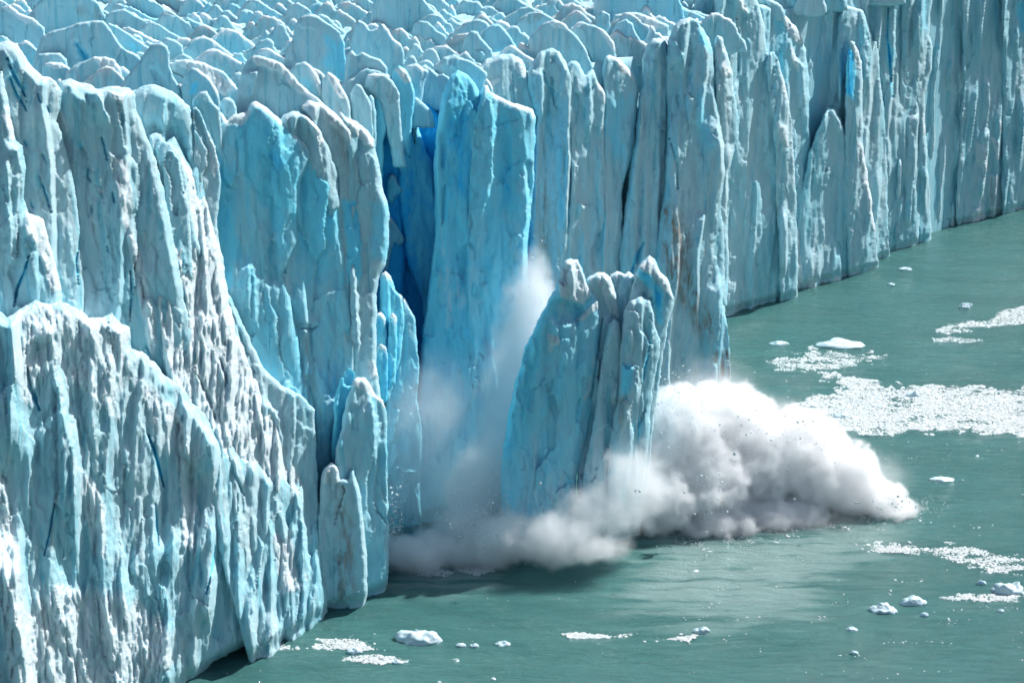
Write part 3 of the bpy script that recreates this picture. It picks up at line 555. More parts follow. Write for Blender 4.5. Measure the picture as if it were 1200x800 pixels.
far('ice rib with two bulges and a broken bright right edge on the far wall',
    [(1070, -60), (1096, -60), (1094, -10), (1090, 20), (1089, 42), (1093, 56), (1092, 80), (1088, 94), (1084, 110), (1084, 150), (1090, 230), (1094, 300), (1060, 320), (1064, 160), (1068, 60)],
    dD=3, feats=[('arete', [(1070, 0), (1076, 20), (1077, 80), (1076, 110)], 8, 1.3), ('lit', [(1080, 130), (1088, 140), (1088, 160), (1082, 158)], 2, 1.1, .7), ('fresh', [(1078, 0), (1090, 0), (1088, 36), (1080, 36)], 4, .3), ('fresh', [(1062, 210), (1080, 200), (1084, 300), (1066, 300)], 8, .3)])
far('grey ice wall panel with a long ragged sunlit seam on the far wall',
    [(1090, -60), (1136, -60), (1138, 20), (1142, 60), (1146, 120), (1148, 160), (1146, 280), (1080, 312), (1086, 150), (1090, 60)],
    dD=5, feats=[('arete', [(1130, -10), (1136, 20), (1143, 60), (1146, 90)], 14, 1.6), ('lit', [(1124, 72), (1136, 80), (1138, 100), (1130, 140), (1124, 130)], 3, 1.3, .8), ('lit', [(1144, 110), (1150, 118), (1156, 200), (1146, 190)], 3, 1.4, 1), ('lit', [(1096, 280), (1124, 248), (1140, 262), (1150, 240), (1152, 272), (1100, 300)], 3, 1.6, 1.1), ('crack', [(1116, -10), (1117, 60)], 1.6, 1, .4)])
far('grey ice wall panel with white crumbling patches down to the water on the far right',
    [(1138, -60), (1184, -60), (1188, 20), (1190, 120), (1192, 200), (1192, 262), (1130, 284), (1138, 160), (1142, 60)],
    dD=3, feats=[('lit', [(1142, 165), (1154, 172), (1160, 200), (1154, 204), (1144, 190)], 3, 1.6, 1.1), ('lit', [(1160, 205), (1172, 208), (1174, 250), (1160, 255), (1158, 226)], 3, 1.6, 1.1), ('lit', [(1168, 140), (1180, 145), (1186, 170), (1176, 168)], 3, 1.6, 1.1), ('lit', [(1162, 160), (1172, 168), (1178, 194), (1168, 186)], 3, 1.5, 1), ('arete', [(1184, 0), (1187, 60), (1188, 120)], 10, 1.3), ('crack', [(1193, 95), (1191, 115), (1188, 128)], 2, 1.6, .8), ('lit', [(1135, 255), (1150, 240), (1158, 262), (1140, 275)], 3, 1.6, 1.1), ('crack', [(1166, -10), (1168, 40), (1172, 60)], 2.2, 1, .4)])
far('blue shaded ice pillar at the right border of the far wall',
    [(1186, -60), (1290, -60), (1290, 240), (1186, 264), (1188, 120)], dD=5, feats=[('fresh', [(1192, 0), (1210, 0), (1205, 40), (1194, 40)], 4, .5), ('arete', [(1192, 20), (1194, 40), (1196, 60)], 6, 1.2)])

# ---- traced ice of the crowded top
TOPL = [
 ('large smooth wave-shaped ice fin on the glacier top behind the pointed left pillar', [(34, 82), (42, 62), (48, 44), (58, 38), (74, 33), (92, 27), (108, 24), (120, 24), (128, 32), (138, 48), (148, 58), (162, 64), (168, 74), (120, 84), (60, 90)], .1, [('crack', [(90, 52), (98, 64), (106, 76)], 5, 2.2, .55), ('snow', [(128, 34), (136, 44), (162, 66), (150, 62)], 3, .6)]),
 ('pale fin with a long sloping crest behind the large wave-shaped fin', [(112, 60), (120, 34), (128, 27), (140, 32), (152, 40), (166, 50), (176, 56), (180, 72), (130, 80)], .1, [('fresh', [(150, 50), (166, 56), (164, 66)], 4, .3)]),
 ('leaning grey ice horn with a rounded tip on the left side of the glacier top', [(138, 112), (146, 92), (158, 78), (170, 62), (178, 52), (188, 48), (196, 54), (200, 62), (199, 78), (204, 90), (212, 104), (220, 122), (150, 130)], .05, [('dent', [(178, 82), (184, 86), (196, 106), (186, 104)], 4, 1.3)]),
 ('low pale mound below the wave-shaped fin', [(40, 76), (44, 64), (56, 62), (70, 62), (78, 70), (84, 84), (60, 94), (40, 90)], 0, []),
 ('small grey mound behind the scooped pillar', [(48, 96), (50, 76), (58, 72), (72, 74), (84, 82), (84, 100)], 0, [('lit', [(52, 74), (72, 74), (80, 80), (64, 82)], 2, .6, .6)]),
 ('snow-dusted rounded ice ridge left of the leaning horn', [(70, 98), (78, 84), (92, 74), (110, 67), (124, 66), (134, 70), (142, 80), (148, 100), (110, 108)], 0, [('lit', [(112, 68), (140, 68), (160, 84), (150, 98), (120, 86)], 4, 1.2, .9)]),
 ('small pointed pale fin in front of the snow-dusted ridge', [(111, 104), (112, 88), (117, 78), (124, 73), (130, 80), (136, 92), (142, 104)], .15, []),
 ('broad grey ice shoulder with a rounded right end near the upper left', [(-20, 60), (-10, 20), (2, 8), (12, 6), (24, 16), (40, 22), (52, 32), (60, 46), (10, 60)], 0, [('snow', [(0, 8), (16, 8), (40, 24), (50, 34), (20, 24)], 3, .6)]),
 ('dark blue grey ice fin with a rounded crest near the upper left', [(40, 44), (42, 6), (60, -12), (100, -10), (116, 4), (124, 22), (120, 30), (96, 28), (70, 34)], .1, [('silt', [(84, 10), (110, 8), (120, 20), (100, 24)], 4, .5)]),
 ('low rippled ice fin above the leaning horn', [(116, 32), (124, 18), (134, 12), (146, 10), (158, 18), (172, 24), (178, 34), (150, 44)], 0, []),
 ('pale arched fin right of the leaning horn', [(180, 66), (184, 50), (194, 44), (204, 46), (214, 54), (224, 70), (200, 78)], 0, []),
 ('small hollowed ice fin with a bright blue spot', [(212, 104), (216, 88), (224, 79), (232, 80), (244, 90), (256, 108), (262, 122), (236, 130), (216, 124)], 0, [('fresh', [(224, 100), (231, 97), (228, 108), (223, 110)], 3, 1.1), ('snow', [(232, 80), (246, 92), (262, 116), (252, 110)], 3, .5)]),
 ('rumpled snow-covered ice bank right of the leaning horn', [(200, 84), (204, 70), (220, 70), (240, 74), (262, 84), (276, 100), (280, 124), (250, 120), (222, 96)], 0, [('lit', [(204, 70), (240, 74), (276, 100), (272, 118), (236, 96)], 4, 1.0, .9)]),
 ('small pale fin above the blue blade crest', [(224, 140), (226, 116), (234, 108), (242, 106), (246, 118), (258, 128), (262, 150), (230, 160)], .1, []),
 ('small rounded pale fin in the notch of the blue blade crest', [(256, 150), (258, 120), (264, 113), (272, 116), (278, 126), (278, 146)], .05, []),
 ('broad pale boulder-like ice block with a snowy top above the blue blade', [(272, 140), (276, 110), (284, 84), (290, 70), (298, 65), (316, 68), (330, 74), (340, 84), (352, 98), (368, 112), (380, 122), (392, 140), (330, 150), (290, 146)], 0, [('lit', [(294, 66), (330, 74), (352, 98), (372, 114), (350, 108), (326, 84), (300, 76)], 3, .9, .8), ('arete', [(302, 80), (298, 100), (292, 122)], 10, 1.3), ('snow', [(330, 76), (380, 120), (372, 124), (340, 98)], 4, .5)]),
 ('rounded grey ice fin with a striped snowy right flank', [(334, 112), (338, 84), (348, 74), (358, 72), (368, 80), (374, 92), (380, 108), (386, 124), (360, 128)], .05, [('fresh', [(352, 92), (364, 96), (366, 108)], 4, .4), ('lit', [(360, 74), (372, 88), (384, 118), (376, 116), (366, 94)], 3, .8, .7)]),
 ('tall pale blue ice fin with a blue right face standing above the crowded top', [(330, 84), (334, 68), (342, 48), (346, 30), (352, 20), (362, 16), (374, 20), (388, 30), (398, 38), (404, 52), (406, 74), (402, 92), (396, 100), (360, 96), (340, 94)], .12, [('fresh', [(384, 46), (404, 50), (404, 90), (394, 96), (384, 74)], 7, .65)]),
 ('double-humped small fin at the foot of the tall pale blue fin', [(346, 88), (352, 68), (364, 60), (376, 59), (386, 66), (390, 78), (390, 92), (360, 96)], .05, []),
 ('hollow snow-rimmed ice cup right of the boulder-like block', [(376, 116), (378, 94), (384, 83), (394, 90), (402, 104), (410, 120), (414, 140), (390, 140)], 0, [('lit', [(382, 84), (396, 94), (406, 114), (398, 116), (388, 100)], 3, .9, .8)]),
 ('broad double-peaked grey ice fin in the middle of the glacier top', [(404, 74), (412, 44), (416, 28), (420, 22), (428, 28), (434, 36), (442, 32), (448, 27), (456, 36), (462, 46), (470, 52), (474, 62), (476, 76), (470, 82), (440, 78)], .05, [('snow', [(448, 28), (474, 56), (468, 56), (454, 42)], 3, .6)]),
 ('dark smooth whaleback of ice near the top middle', [(430, 30), (436, 8), (446, -14), (470, -16), (492, -6), (508, 12), (518, 22), (528, 34), (500, 40), (450, 34)], .02, []),
 ('small domed fin with a lit right edge in the middle of the glacier top', [(482, 44), (484, 30), (492, 24), (502, 26), (512, 36), (524, 42), (518, 50), (494, 54)], 0, []),
 ('pointed grey ice fin with a fluted front in the middle of the glacier top', [(538, 74), (542, 56), (546, 42), (552, 36), (560, 37), (566, 48), (576, 58), (584, 66), (570, 74)], .1, [('arete', [(560, 58), (566, 64), (568, 74)], 4, .8)]),
 ('pale fins with a jagged top edge above the fresh cavity', [(408, 110), (404, 84), (406, 64), (412, 58), (418, 64), (424, 60), (436, 66), (446, 70), (454, 80), (450, 100), (430, 112)], .12, []),
 ('small pointed fin above the fresh cavity', [(418, 100), (422, 84), (428, 70), (434, 74), (442, 84), (442, 100)], .1, []),
 ('arched fin with a rounded shoulder above the fresh cavity', [(426, 104), (430, 88), (440, 85), (452, 88), (462, 96), (468, 110), (474, 126), (477, 136), (462, 136), (446, 120)], .1, [('snow', [(430, 86), (450, 87), (446, 92), (432, 92)], 2, .5)]),
 ('cluster of thin curved fins at the left lip of the cavity, outer one', [(412, 132), (411, 110), (416, 98), (424, 100), (430, 112), (436, 122), (440, 150), (424, 156)], .15, []),
 ('cluster of thin curved fins at the left lip of the cavity, inner one', [(424, 150), (428, 122), (434, 110), (438, 116), (441, 132), (441, 148), (436, 160)], .2, []),
 ('narrow blue fin hanging over the left lip of the cavity', [(436, 150), (438, 116), (444, 110), (448, 122), (452, 136), (454, 150), (450, 166), (446, 210), (438, 200)], .5, []),
 ('sunlit rough ice saddle above the bright blue slot', [(458, 100), (460, 84), (466, 76), (476, 82), (482, 92), (486, 110), (480, 126), (470, 116)], .45, [('lit', [(462, 80), (474, 82), (482, 96), (474, 98)], 2, 1, .9)]),
 ('pale ice shelf above the pale ice head', [(472, 96), (476, 78), (486, 74), (496, 80), (504, 84), (498, 96), (486, 110)], .15, [('snow', [(476, 76), (500, 82), (494, 86)], 2, .5)]),
 ('small grey pyramid of ice behind the blue tower head', [(488, 80), (494, 68), (500, 58), (506, 55), (512, 62), (516, 70), (512, 80)], 0, []),
 ('smooth twin ice domes behind the blue tower head', [(504, 86), (510, 76), (520, 67), (532, 64), (548, 70), (562, 78), (572, 86), (560, 100), (540, 96)], .05, [('arete', [(538, 66), (534, 76), (534, 84)], 8, .8)]),
 ('rippled grey fin between the blue tower and the rounded dome', [(536, 96), (540, 84), (552, 78), (564, 84), (574, 96), (586, 104), (594, 118), (570, 116), (556, 104)], .05, [('lit', [(556, 80), (574, 94), (590, 112), (578, 106)], 2, .8, .6)]),
 ('broad smooth fin with a shadowed foot in the upper middle', [(616, 60), (622, 42), (634, 28), (650, 22), (662, 28), (674, 40), (686, 54), (700, 72), (710, 84), (690, 84), (650, 70)], .03, [('lit', [(640, 24), (662, 26), (672, 36), (650, 34)], 2, .7, .7)]),
 ('second broad smooth fin with a snowy right flank in the upper middle', [(664, 50), (672, 32), (682, 26), (698, 30), (710, 38), (720, 50), (726, 64), (716, 70), (700, 60), (684, 54)], .05, [('lit', [(698, 30), (716, 44), (726, 62), (718, 60), (706, 42)], 3, .9, .8)]),
 ('grey ice back with a silty crest in the upper middle', [(600, 36), (608, 22), (620, 14), (634, 14), (650, 22), (640, 40), (620, 44)], 0, [('silt', [(606, 20), (634, 14), (640, 22), (620, 26)], 3, .5)]),
 ('small crumbly boulder of ice beside the dark shadowed slab', [(694, 30), (698, 18), (706, 13), (714, 17), (718, 28), (710, 34)], 0, [('silt', [(696, 22), (716, 22), (712, 32)], 4, .5)]),
 ('long dark blue slab of ice below the upper right border', [(690, 18), (698, -6), (720, -20), (790, -20), (800, 10), (808, 20), (786, 26), (760, 18), (730, 14)], .22, []),
 ('rounded blue grey column with a snowy notch left of the blunt-topped pillar', [(716, 60), (718, 36), (724, 26), (734, 22), (742, 28), (746, 40), (752, 50), (750, 74), (748, 100), (736, 90), (724, 74)], .2, [('fresh', [(726, 56), (740, 56), (746, 90), (738, 88)], 5, .4)]),
 ('arched ice ledge with rumpled snow right of the dark slab', [(716, 28), (720, 18), (736, 14), (752, 16), (768, 22), (784, 30), (782, 42), (760, 40), (736, 34)], 0, [('lit', [(736, 16), (760, 20), (780, 32), (764, 36), (748, 28)], 3, .9, .8)]),
 ('upright pale block behind the silt-streaked buttress', [(814, 30), (816, 4), (824, 0), (834, 8), (841, 16), (842, 40), (836, 60), (828, 50)], .15, [('lit', [(804, 4), (814, 6), (822, 20), (814, 22)], 3, .9, .9)]),
]
for lb, pl, fr, ft in TOPL:
    xs = [p[0] for p in pl]; ys = [p[1] for p in pl]
    tp = top_point(.5 * (min(xs) + max(xs)), max(ys) - 6)
    y0_, y1_ = min(ys), max(ys); pl = [(x, y + ((60 if 400 < x < 520 and y1_ > 74 else 26) if y > y0_ + .62 * (y1_ - y0_) and y > y1_ - 16 else 0)) for x, y in pl]
    xm_ = (.5 * (min(xs) + max(xs)) - 600) / F
    Dt = max(tp[1] - 2.2, min(y for y in range(180, 420) if y > front_y(xm_ * y * 1.03) + 12))
    slab('ice_fin', lb, pl, Dt, cat='ice fin', sx=.15, sz=.0, T=1.5, R=1.4, back=9, Rb=9, Tflat=True, facet=.2, flute=.12, saw=.3, wl=4, mid=.7, fine=.06, fresh=fr, feats=ft, edge=.7, tsnow=.25, sp=1.7)

# ---- the many smaller fins
MARKS = [('leaning grey ice horn', 185, 80), ('large wave-shaped fin', 95, 50), ('snow-dusted ridge', 115, 85), ('scooped grey pillar', 110, 100), ('fin with the blue spot', 235, 100), ('tall pale blue fin', 370, 50),
 ('boulder-like block', 320, 105), ('double-peaked grey fin', 440, 50), ('dark smooth whaleback', 480, 10), ('domed fin', 500, 38), ('pointed fluted fin', 558, 56), ('blue tower head', 540, 95), ('rounded grey dome', 598, 85),
 ('broad smooth fin', 650, 45), ('second broad smooth fin', 698, 45), ('crumbly ice boulder', 706, 22), ('dark blue slab', 745, 0), ('blunt pillar', 770, 55), ('silty buttress', 812, 35), ('shoulder at the upper left', 15, 25),
 ('dark fin at the upper left', 80, 10), ('rippled fin', 148, 22), ('arched pale fin', 202, 55), ('snowy bank', 240, 90), ('blue cavity', 465, 110), ('hollow ice cup', 392, 105), ('striped grey fin', 356, 90), ('upright pale block', 828, 20)]
USED = {}
def fin_label(ww, hh, fr, sn, pts):
    cx = .5 * (pts[0][0] + pts[-1][0]); cyy = min(p[1] for p in pts)
    m = min(MARKS, key=lambda m: (m[1] - cx)**2 + 4 * (m[2] - cyy)**2); du, dv = cx - m[1], cyy - m[2]
    dist = math.hypot(du, dv); near = 'close' if dist < 22 else 'a little way' if dist < 48 else 'farther'
    dr = ('left of' if du < 0 else 'right of') if abs(du) > 1.3 * abs(dv) else ('behind' if dv < 0 else 'in front of') if abs(dv) > 1.3 * abs(du) else ('behind and left of' if du < 0 else 'behind and right of') if dv < 0 else ('below and left of' if du < 0 else 'below and right of')
    size = 'narrow' if ww < 6.5 else 'wide' if ww > 10.5 else 'medium'
    tall = 'low' if hh < 3.1 else 'tall' if hh > 4.6 else 'mid-height'
    look = 'silt-dusted' if sn > .85 else 'snow-rimmed' if sn > .5 else 'bare'
    col = 'bluish' if fr >= .1 else 'grey blue'
    lab = f'{size} {tall} {look} {col} fin {near} {dr} the {m[0]}'
    if lab in USED: size = 'very wide' if ww > 12.5 else 'fairly wide' if ww > 10.5 else 'slim' if ww < 5.2 else 'rather narrow' if ww < 6.5 else 'medium wide' if ww > 8.5 else 'middle-sized'
    USED[lab] = 1
    return f'{size} {tall} {look} {col} fin {near} {dr} the {m[0]}'.replace('a little way', 'just').replace('mid-height ', '').replace('behind and', 'behind').replace('below and', 'below')
GF = 'small ice fins crowding the glacier top'
r_ = random.Random(5); nf = 0; FARV = []; FART = []; FARA = []; nv_ = 0
Yc = 200.0
while Yc < 425:
    w = 6.5
    X = -0.36 * Yc + r_.uniform(0, 5)
    while X < 0.34 * Yc and X < 300:
        Yj = Yc + r_.uniform(-2.5, 2.5)
        if Yj > front_y(X) + 9:
            ww = r_.choice([r_.uniform(4, 8), r_.uniform(6, 11), r_.uniform(9, 16)]); hh = r_.uniform(1.6, 3.4) + .16 * ww
            zb = top_z(Yj) - 4.0
            pk = r_.uniform(.25, .6); sk = r_.uniform(.15, .4)
            prof = [(0, 0), (.02, 2.2), (pk * .45, 2.5 + hh * .55), (pk * .8, 2.5 + hh * .93), (pk, 2.5 + hh), (pk + .08, 2.5 + hh * .9)]
            if r_.random() < .4: prof += [(pk + .16, 2.5 + hh * .62), (pk + .22, 2.5 + hh * .75), (pk + .3, 2.5 + hh * .6)]
            else: prof += [(pk + .22, 2.5 + hh * .62)]
            prof += [(.92, 2.5 + hh * r_.uniform(.1, .35)), (1, 2.0), (1.02, 0)]
            if r_.random() < .2: prof = [(1 - a, b) for a, b in prof][::-1]
            pts = []
            for a, b in prof:
                u, v = to_px(X + (a - .5) * ww, Yj, zb + b); pts.append((float(u), float(v)))
            if max(p[1] for p in pts) > -8 and max(p[0] for p in pts) > -60 and min(p[0] for p in pts) < 1040:
                nf += 1
                sn = r_.random(); fr_ = r_.choice([0, 0, .05, .1, .25])
                if nf > 296:                          # the farthest ones: one mass
                    v_, t_, a_ = slab_mesh('', pts, Yj, sx=r_.uniform(-.2, .35), sz=.05, T=1.8, R=2, back=5, Rb=6, Tflat=True, flute=.15, saw=.3, mid=.5, fine=.05, fresh=r_.choice([0, .05, .15]), tsnow=.4, edge=.45, sp=2.6, sm=1, seed=nf)
                    FARV.append(v_); FART.append(t_ + nv_); FARA.append(a_); nv_ += len(v_)
                    X += ww * r_.uniform(.7, 1.0); continue
                slab('ice_fin', fin_label(ww, hh, fr_, sn, pts), pts, Yj, cat='ice fin', group=GF, sx=r_.uniform(-.2, .35), sz=r_.uniform(0, .1), T=1.3, R=1.2, back=6, Rb=7, Tflat=True,
                     flute=.15, saw=.35, wl=3, mid=.5, fine=.06, fresh=fr_, snow=.15 * (sn > .6), tsnow=.6 if sn > .5 else .15, dirt=.35 * (sn > .85), edge=r_.choice([.6, 1.2, 1.7]), sp=1.7, sm=r_.choice([0, 1]), facet=.22)
        X += ww * r_.uniform(.7, 1.0) if Yj > front_y(X) + 9 else 4
    Yc += 5.9

fo = link('ice_fins', mesh_np('ice_fins', np.concatenate(FARV), np.concatenate(FART), ICE, np.concatenate(FARA)))
tag(fo, 'mass of far small ice fins along the top border of the glacier', 'ice fins', kind='stuff')
# ---- the body of the glacier: rough top behind the front, ice cliff down to the water
def glacier_body():
    xs = np.arange(-170, 320, 2.0); ts = np.concatenate([np.linspace(0, 60, 41), np.geomspace(62, 900, 60)])
    Xg, Tg = np.meshgrid(xs, ts)
    Yg = front_y(Xg) + 11 + 3 * sstep(20, 45, Xg) + Tg
    cav = np.exp(-((Xg + 12) / 9)**2) * 24
    Yg = Yg + cav * (Tg < 40) * (1 - Tg / 40)
    zt = top_z(Yg) - 2.6 + 2.6 * (ridged(Xg / 9, Yg / 6, Xg * 0 + 2, 3) - .5) * 2 * sstep(0, 12, Tg)
    V = np.stack([Xg, Yg, zt], -1)
    nz = 34; K = []
    for k in range(nz):
        z = zt[0] * (1 - (k + 1) / nz) - 3 * (k + 1) / nz
        K.append(np.stack([xs, Yg[0] - 3 * (k + 1) / nz + 1.3 * fbm(xs / 5, z / 30, xs * 0 + 4, 3), z], -1))
    W = np.stack(K[::-1]); V = np.concatenate([W, V])
    R_, C_ = V.shape[:2]
    i = np.arange(R_ * C_).reshape(R_, C_)
    q = np.stack([i[:-1, :-1], i[:-1, 1:], i[1:, 1:], i[1:, :-1]], -1).reshape(-1, 4)
    at = np.zeros((R_, C_, 3)); at[:nz, :, 0] = .15 + 1.0 * np.exp(-((xs + 12) / 12)**2)[None]; at[nz:, :, 1] = .05; at[nz:, :, 0] = .08
    o = link('glacier', mesh_np('glacier', V.reshape(-1, 3), q, ICE, at.reshape(-1, 3)))
    tag(o, 'crevassed ice body of the glacier behind the pillars and fins', kind='structure')
glacier_body()
#@@WATER
def water():
    m, n, l, b = new_mat('lake_water')
    tc = N(n, 'ShaderNodeTexCoord')
    mp = N(n, 'ShaderNodeMapping'); mp.inputs['Scale'].default_value = (.35, 1, 1); l.new(tc.outputs['Object'], mp.inputs[0])
    a = N(n, 'ShaderNodeTexNoise', Scale=.75, Detail=8.0, Roughness=0.72, Distortion=.3); l.new(mp.outputs[0], a.inputs['Vector'])
    a2 = N(n, 'ShaderNodeTexNoise', Scale=0.12, Detail=4.0); l.new(mp.outputs[0], a2.inputs['Vector'])
    c = mixc(n, l, rampn(n, l, a2.outputs[0], .35, .65), (.046, .142, .136), (.058, .168, .160))
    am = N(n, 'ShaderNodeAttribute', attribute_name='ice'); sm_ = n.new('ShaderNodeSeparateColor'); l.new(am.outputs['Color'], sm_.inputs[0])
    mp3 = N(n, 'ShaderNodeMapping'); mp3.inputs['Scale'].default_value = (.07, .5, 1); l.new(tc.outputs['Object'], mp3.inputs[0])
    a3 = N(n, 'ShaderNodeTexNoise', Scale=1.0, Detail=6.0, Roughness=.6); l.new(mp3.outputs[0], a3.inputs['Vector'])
    refl_foam = mathn(n, l, 'MULTIPLY', sm_.outputs[0], rampn(n, l, mathn(n, l, 'ADD', a3.outputs[0], mathn(n, l, 'MULTIPLY', sm_.outputs[0], .22)), .5, .72))
    c = mixc(n, l, refl_foam, c, (.20, .31, .295))  # mix in the painted spray reflection and foam
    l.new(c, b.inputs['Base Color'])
    b.inputs['Roughness'].default_value = .07; b.inputs['IOR'].default_value = 1.333
    h = mathn(n, l, 'ADD', mathn(n, l, 'MULTIPLY', a.outputs[0], 1.0), a2.outputs[0])
    bp = N(n, 'ShaderNodeBump', Strength=1.0, Distance=.6); l.new(h, bp.inputs['Height']); l.new(bp.outputs[0], b.inputs['Normal'])
    xs = np.concatenate([[-3000, -800, -300], np.arange(-100, 160, 1.0), [300, 800, 3000]])
    ys = np.concatenate([[-500, -50, 100], np.arange(150, 430, 0.8), [500, 900, 5000]])
    X, Y = np.meshgrid(xs, ys)
    k = ((X > -95) & (X < 150) & (Y > 155) & (Y < 425))
    # long swell rings pushed out by the fallen block
    r = np.sqrt((X - 6)**2 + (Y - 216)**2)
    Z = k * (.16 * fbm(X / 7, Y / 2.4, X * 0, 3) + .12 * np.sin(r / 1.1 + 1.2 * fbm(X / 10, Y / 8, X * 0 + 3, 2)) * np.exp(-((r - 26) / 22)**2))
    i = np.arange(X.size).reshape(X.shape)
    q = np.stack([i[:-1, :-1], i[:-1, 1:], i[1:, 1:], i[1:, :-1]], -1).reshape(-1, 4)
    u, v = to_px(X.ravel(), Y.ravel(), X.ravel() * 0); PP = np.stack([u, v], -1); refl_foam = np.zeros(len(u))
    for pl, sf, am_ in (([(450, 655), (590, 650), (590, 690), (520, 700), (450, 690)], 14, .8), ([(780, 620), (1060, 600), (1040, 650), (960, 690), (960, 720), (820, 740), (720, 710)], 45, 1.0), ([(600, 660), (780, 650), (780, 670), (640, 680)], 12, .3)):  # spray reflection and foam painted into the water colour as pale patches
        pl = np.array(pl, float); dd = seg_dist(PP, pl, np.roll(pl, -1, 0)) * np.where(inside(PP, pl), 1, -1); refl_foam = np.maximum(refl_foam, am_ * sstep(-sf, sf, dd))
    refl_foam[(Y.ravel() < 150)] = 0
    o = link('lake_water', mesh_np('lake_water', np.stack([X, Y, Z], -1).reshape(-1, 3), q, m, np.stack([refl_foam, refl_foam * 0, refl_foam * 0], -1)))
    tag(o, 'milky teal glacial lake water with low ripples', kind='structure')
water()
# ================================================================== THE FALLING BLOCK
bp_ = water_point(660, 640)
blk = bpy.data.objects.new('ice_block', None); COL.objects.link(blk); blk.location = (float(bp_[0]), float(bp_[1]), 0)
tag(blk, 'huge leaning block of blue grey ice with jagged spires toppling into the spray', 'ice block')
DB = 217.0
def bslab(nm, lb, pl, dD, **kw):
    kw.setdefault('sx', .45); kw.setdefault('sz', .04); kw.setdefault('T', 3.2); kw.setdefault('R', 3.0); kw.setdefault('back', 8)
    kw.setdefault('flute', .35); kw.setdefault('saw', 1.1); kw.setdefault('saww', 4); kw.setdefault('sp', 1.6); kw.setdefault('Tk', .42); kw.setdefault('Rk', .3); kw.setdefault('facet', 1.0)
    slab(nm, lb, pl, DB + dD, parent=blk, **kw)
bslab('ice_spire', 'pale far right spire with a blue hollow', [(738, 345), (744, 322), (752, 306), (761, 299), (767, 303), (774, 318), (784, 328), (788, 342), (789, 356), (785, 372), (780, 400), (774, 440), (768, 480), (764, 520), (752, 600), (715, 620), (722, 450)],
      3.0, fresh=.1, feats=[('lit', [(748, 312), (762, 300), (772, 318), (786, 332), (788, 350), (778, 340), (764, 322), (752, 318)], 2, 1, .8), ('fresh', [(748, 316), (764, 322), (774, 345), (776, 380), (770, 376), (764, 340), (750, 326)], 3, .8), ('dent', [(746, 322), (760, 330), (762, 350), (746, 350)], 3, 1)])
bslab('broken_ridge', 'small crumbly ridge between the spires', [(712, 340), (716, 322), (724, 318), (732, 321), (736, 318), (744, 324), (748, 340), (744, 420), (720, 440)], 4.2, fresh=.2, tsnow=.8)
bslab('ice_spire', 'rounded grey lobe in front of the right spire', [(726, 420), (730, 364), (738, 350), (752, 347), (762, 352), (766, 366), (768, 385), (774, 398), (772, 420), (764, 460), (760, 520), (745, 600), (715, 610), (722, 500)],
      1.0, feats=[('arete', [(764, 352), (768, 385), (758, 410), (752, 460)], 8, .9), ('crack', [(762, 400), (756, 430), (750, 460)], 2, 1.2, .9), ('fresh', [(744, 470), (752, 500), (740, 540), (732, 545)], 4, .7)])
bslab('ice_spire', 'back spire with brown-streaked snow', [(682, 360), (688, 326), (698, 320), (708, 319), (716, 325), (722, 340), (726, 360), (729, 400), (730, 440), (726, 500), (716, 600), (672, 620), (680, 450)],
      1.6, fresh=.08, tsnow=.6, feats=[('lit', [(700, 324), (714, 326), (722, 350), (726, 372), (714, 366), (706, 345)], 2, .9, .8), ('crack', [(706, 372), (702, 400), (698, 430), (692, 470)], 2.4, 1.6, .3), ('lit', [(724, 400), (730, 404), (729, 432), (722, 428)], 2, 1, 1)])
bslab('ice_spire', 'rounded low lobe with a white right rim', [(729, 402), (731, 386), (738, 379), (746, 383), (752, 392), (756, 410), (754, 440), (748, 500), (738, 560), (720, 610), (706, 610), (714, 520), (726, 450)], -.6, feats=[('fresh', [(728, 425), (742, 430), (736, 462), (726, 462)], 4, .6), ('silt', [(720, 468), (734, 464), (726, 500), (718, 490)], 4, .7), ('arete', [(746, 386), (750, 420), (744, 480)], 7, .9)])
bslab('ice_spire', 'narrow grey rib in front of the crack', [(704, 430), (708, 404), (714, 380), (720, 372), (727, 378), (731, 400), (729, 440), (726, 500), (716, 570), (700, 615), (672, 620), (684, 550), (696, 490)], -.8, fresh=.05, feats=[('vein', [(728, 470), (728, 500), (722, 520)], 2, .6), ('silt', [(716, 470), (728, 464), (728, 480)], 3, .7)])
bslab('front_face', 'main front face, smooth teal blue with a snowy peak', [(588, 600), (586, 560), (590, 520), (597, 480), (606, 440), (616, 408), (628, 380), (638, 360), (650, 338), (656, 318), (662, 306), (670, 302), (677, 304), (683, 316), (688, 330), (696, 344), (702, 352), (704, 366), (702, 400), (700, 440), (694, 480), (686, 520), (676, 560), (668, 620), (590, 640)],
      -1.5, sx=.35, saw=.35, facet=1.2, T=4.0, fresh=.32, flute=.3, feats=[('fresh', [(586, 580), (590, 500), (612, 400), (640, 352), (650, 350), (628, 400), (614, 470), (606, 540), (606, 600)], 7, .35),
             ('lit', [(652, 330), (662, 304), (676, 304), (688, 332), (692, 346), (684, 358), (670, 352), (656, 350)], 3, .9, .7), ('dent', [(648, 352), (668, 352), (682, 366), (676, 378), (656, 380), (645, 372)], 4, 1.6), ('arete', [(638, 362), (634, 400), (630, 460), (628, 520)], 14, 1.0),
             ('lit', [(672, 376), (688, 362), (702, 352), (702, 360), (684, 376)], 2, .9, .9), ('lit', [(642, 394), (654, 394), (656, 404), (644, 402)], 2, 1.2, 1), ('crack', [(704, 372), (706, 420), (698, 470), (688, 520)], 2.2, 1.4, .4), ('arete', [(690, 400), (684, 460), (676, 520), (664, 550)], 9, .7), ('snow', [(640, 385), (652, 400), (646, 420), (638, 410)], 3, .6)])
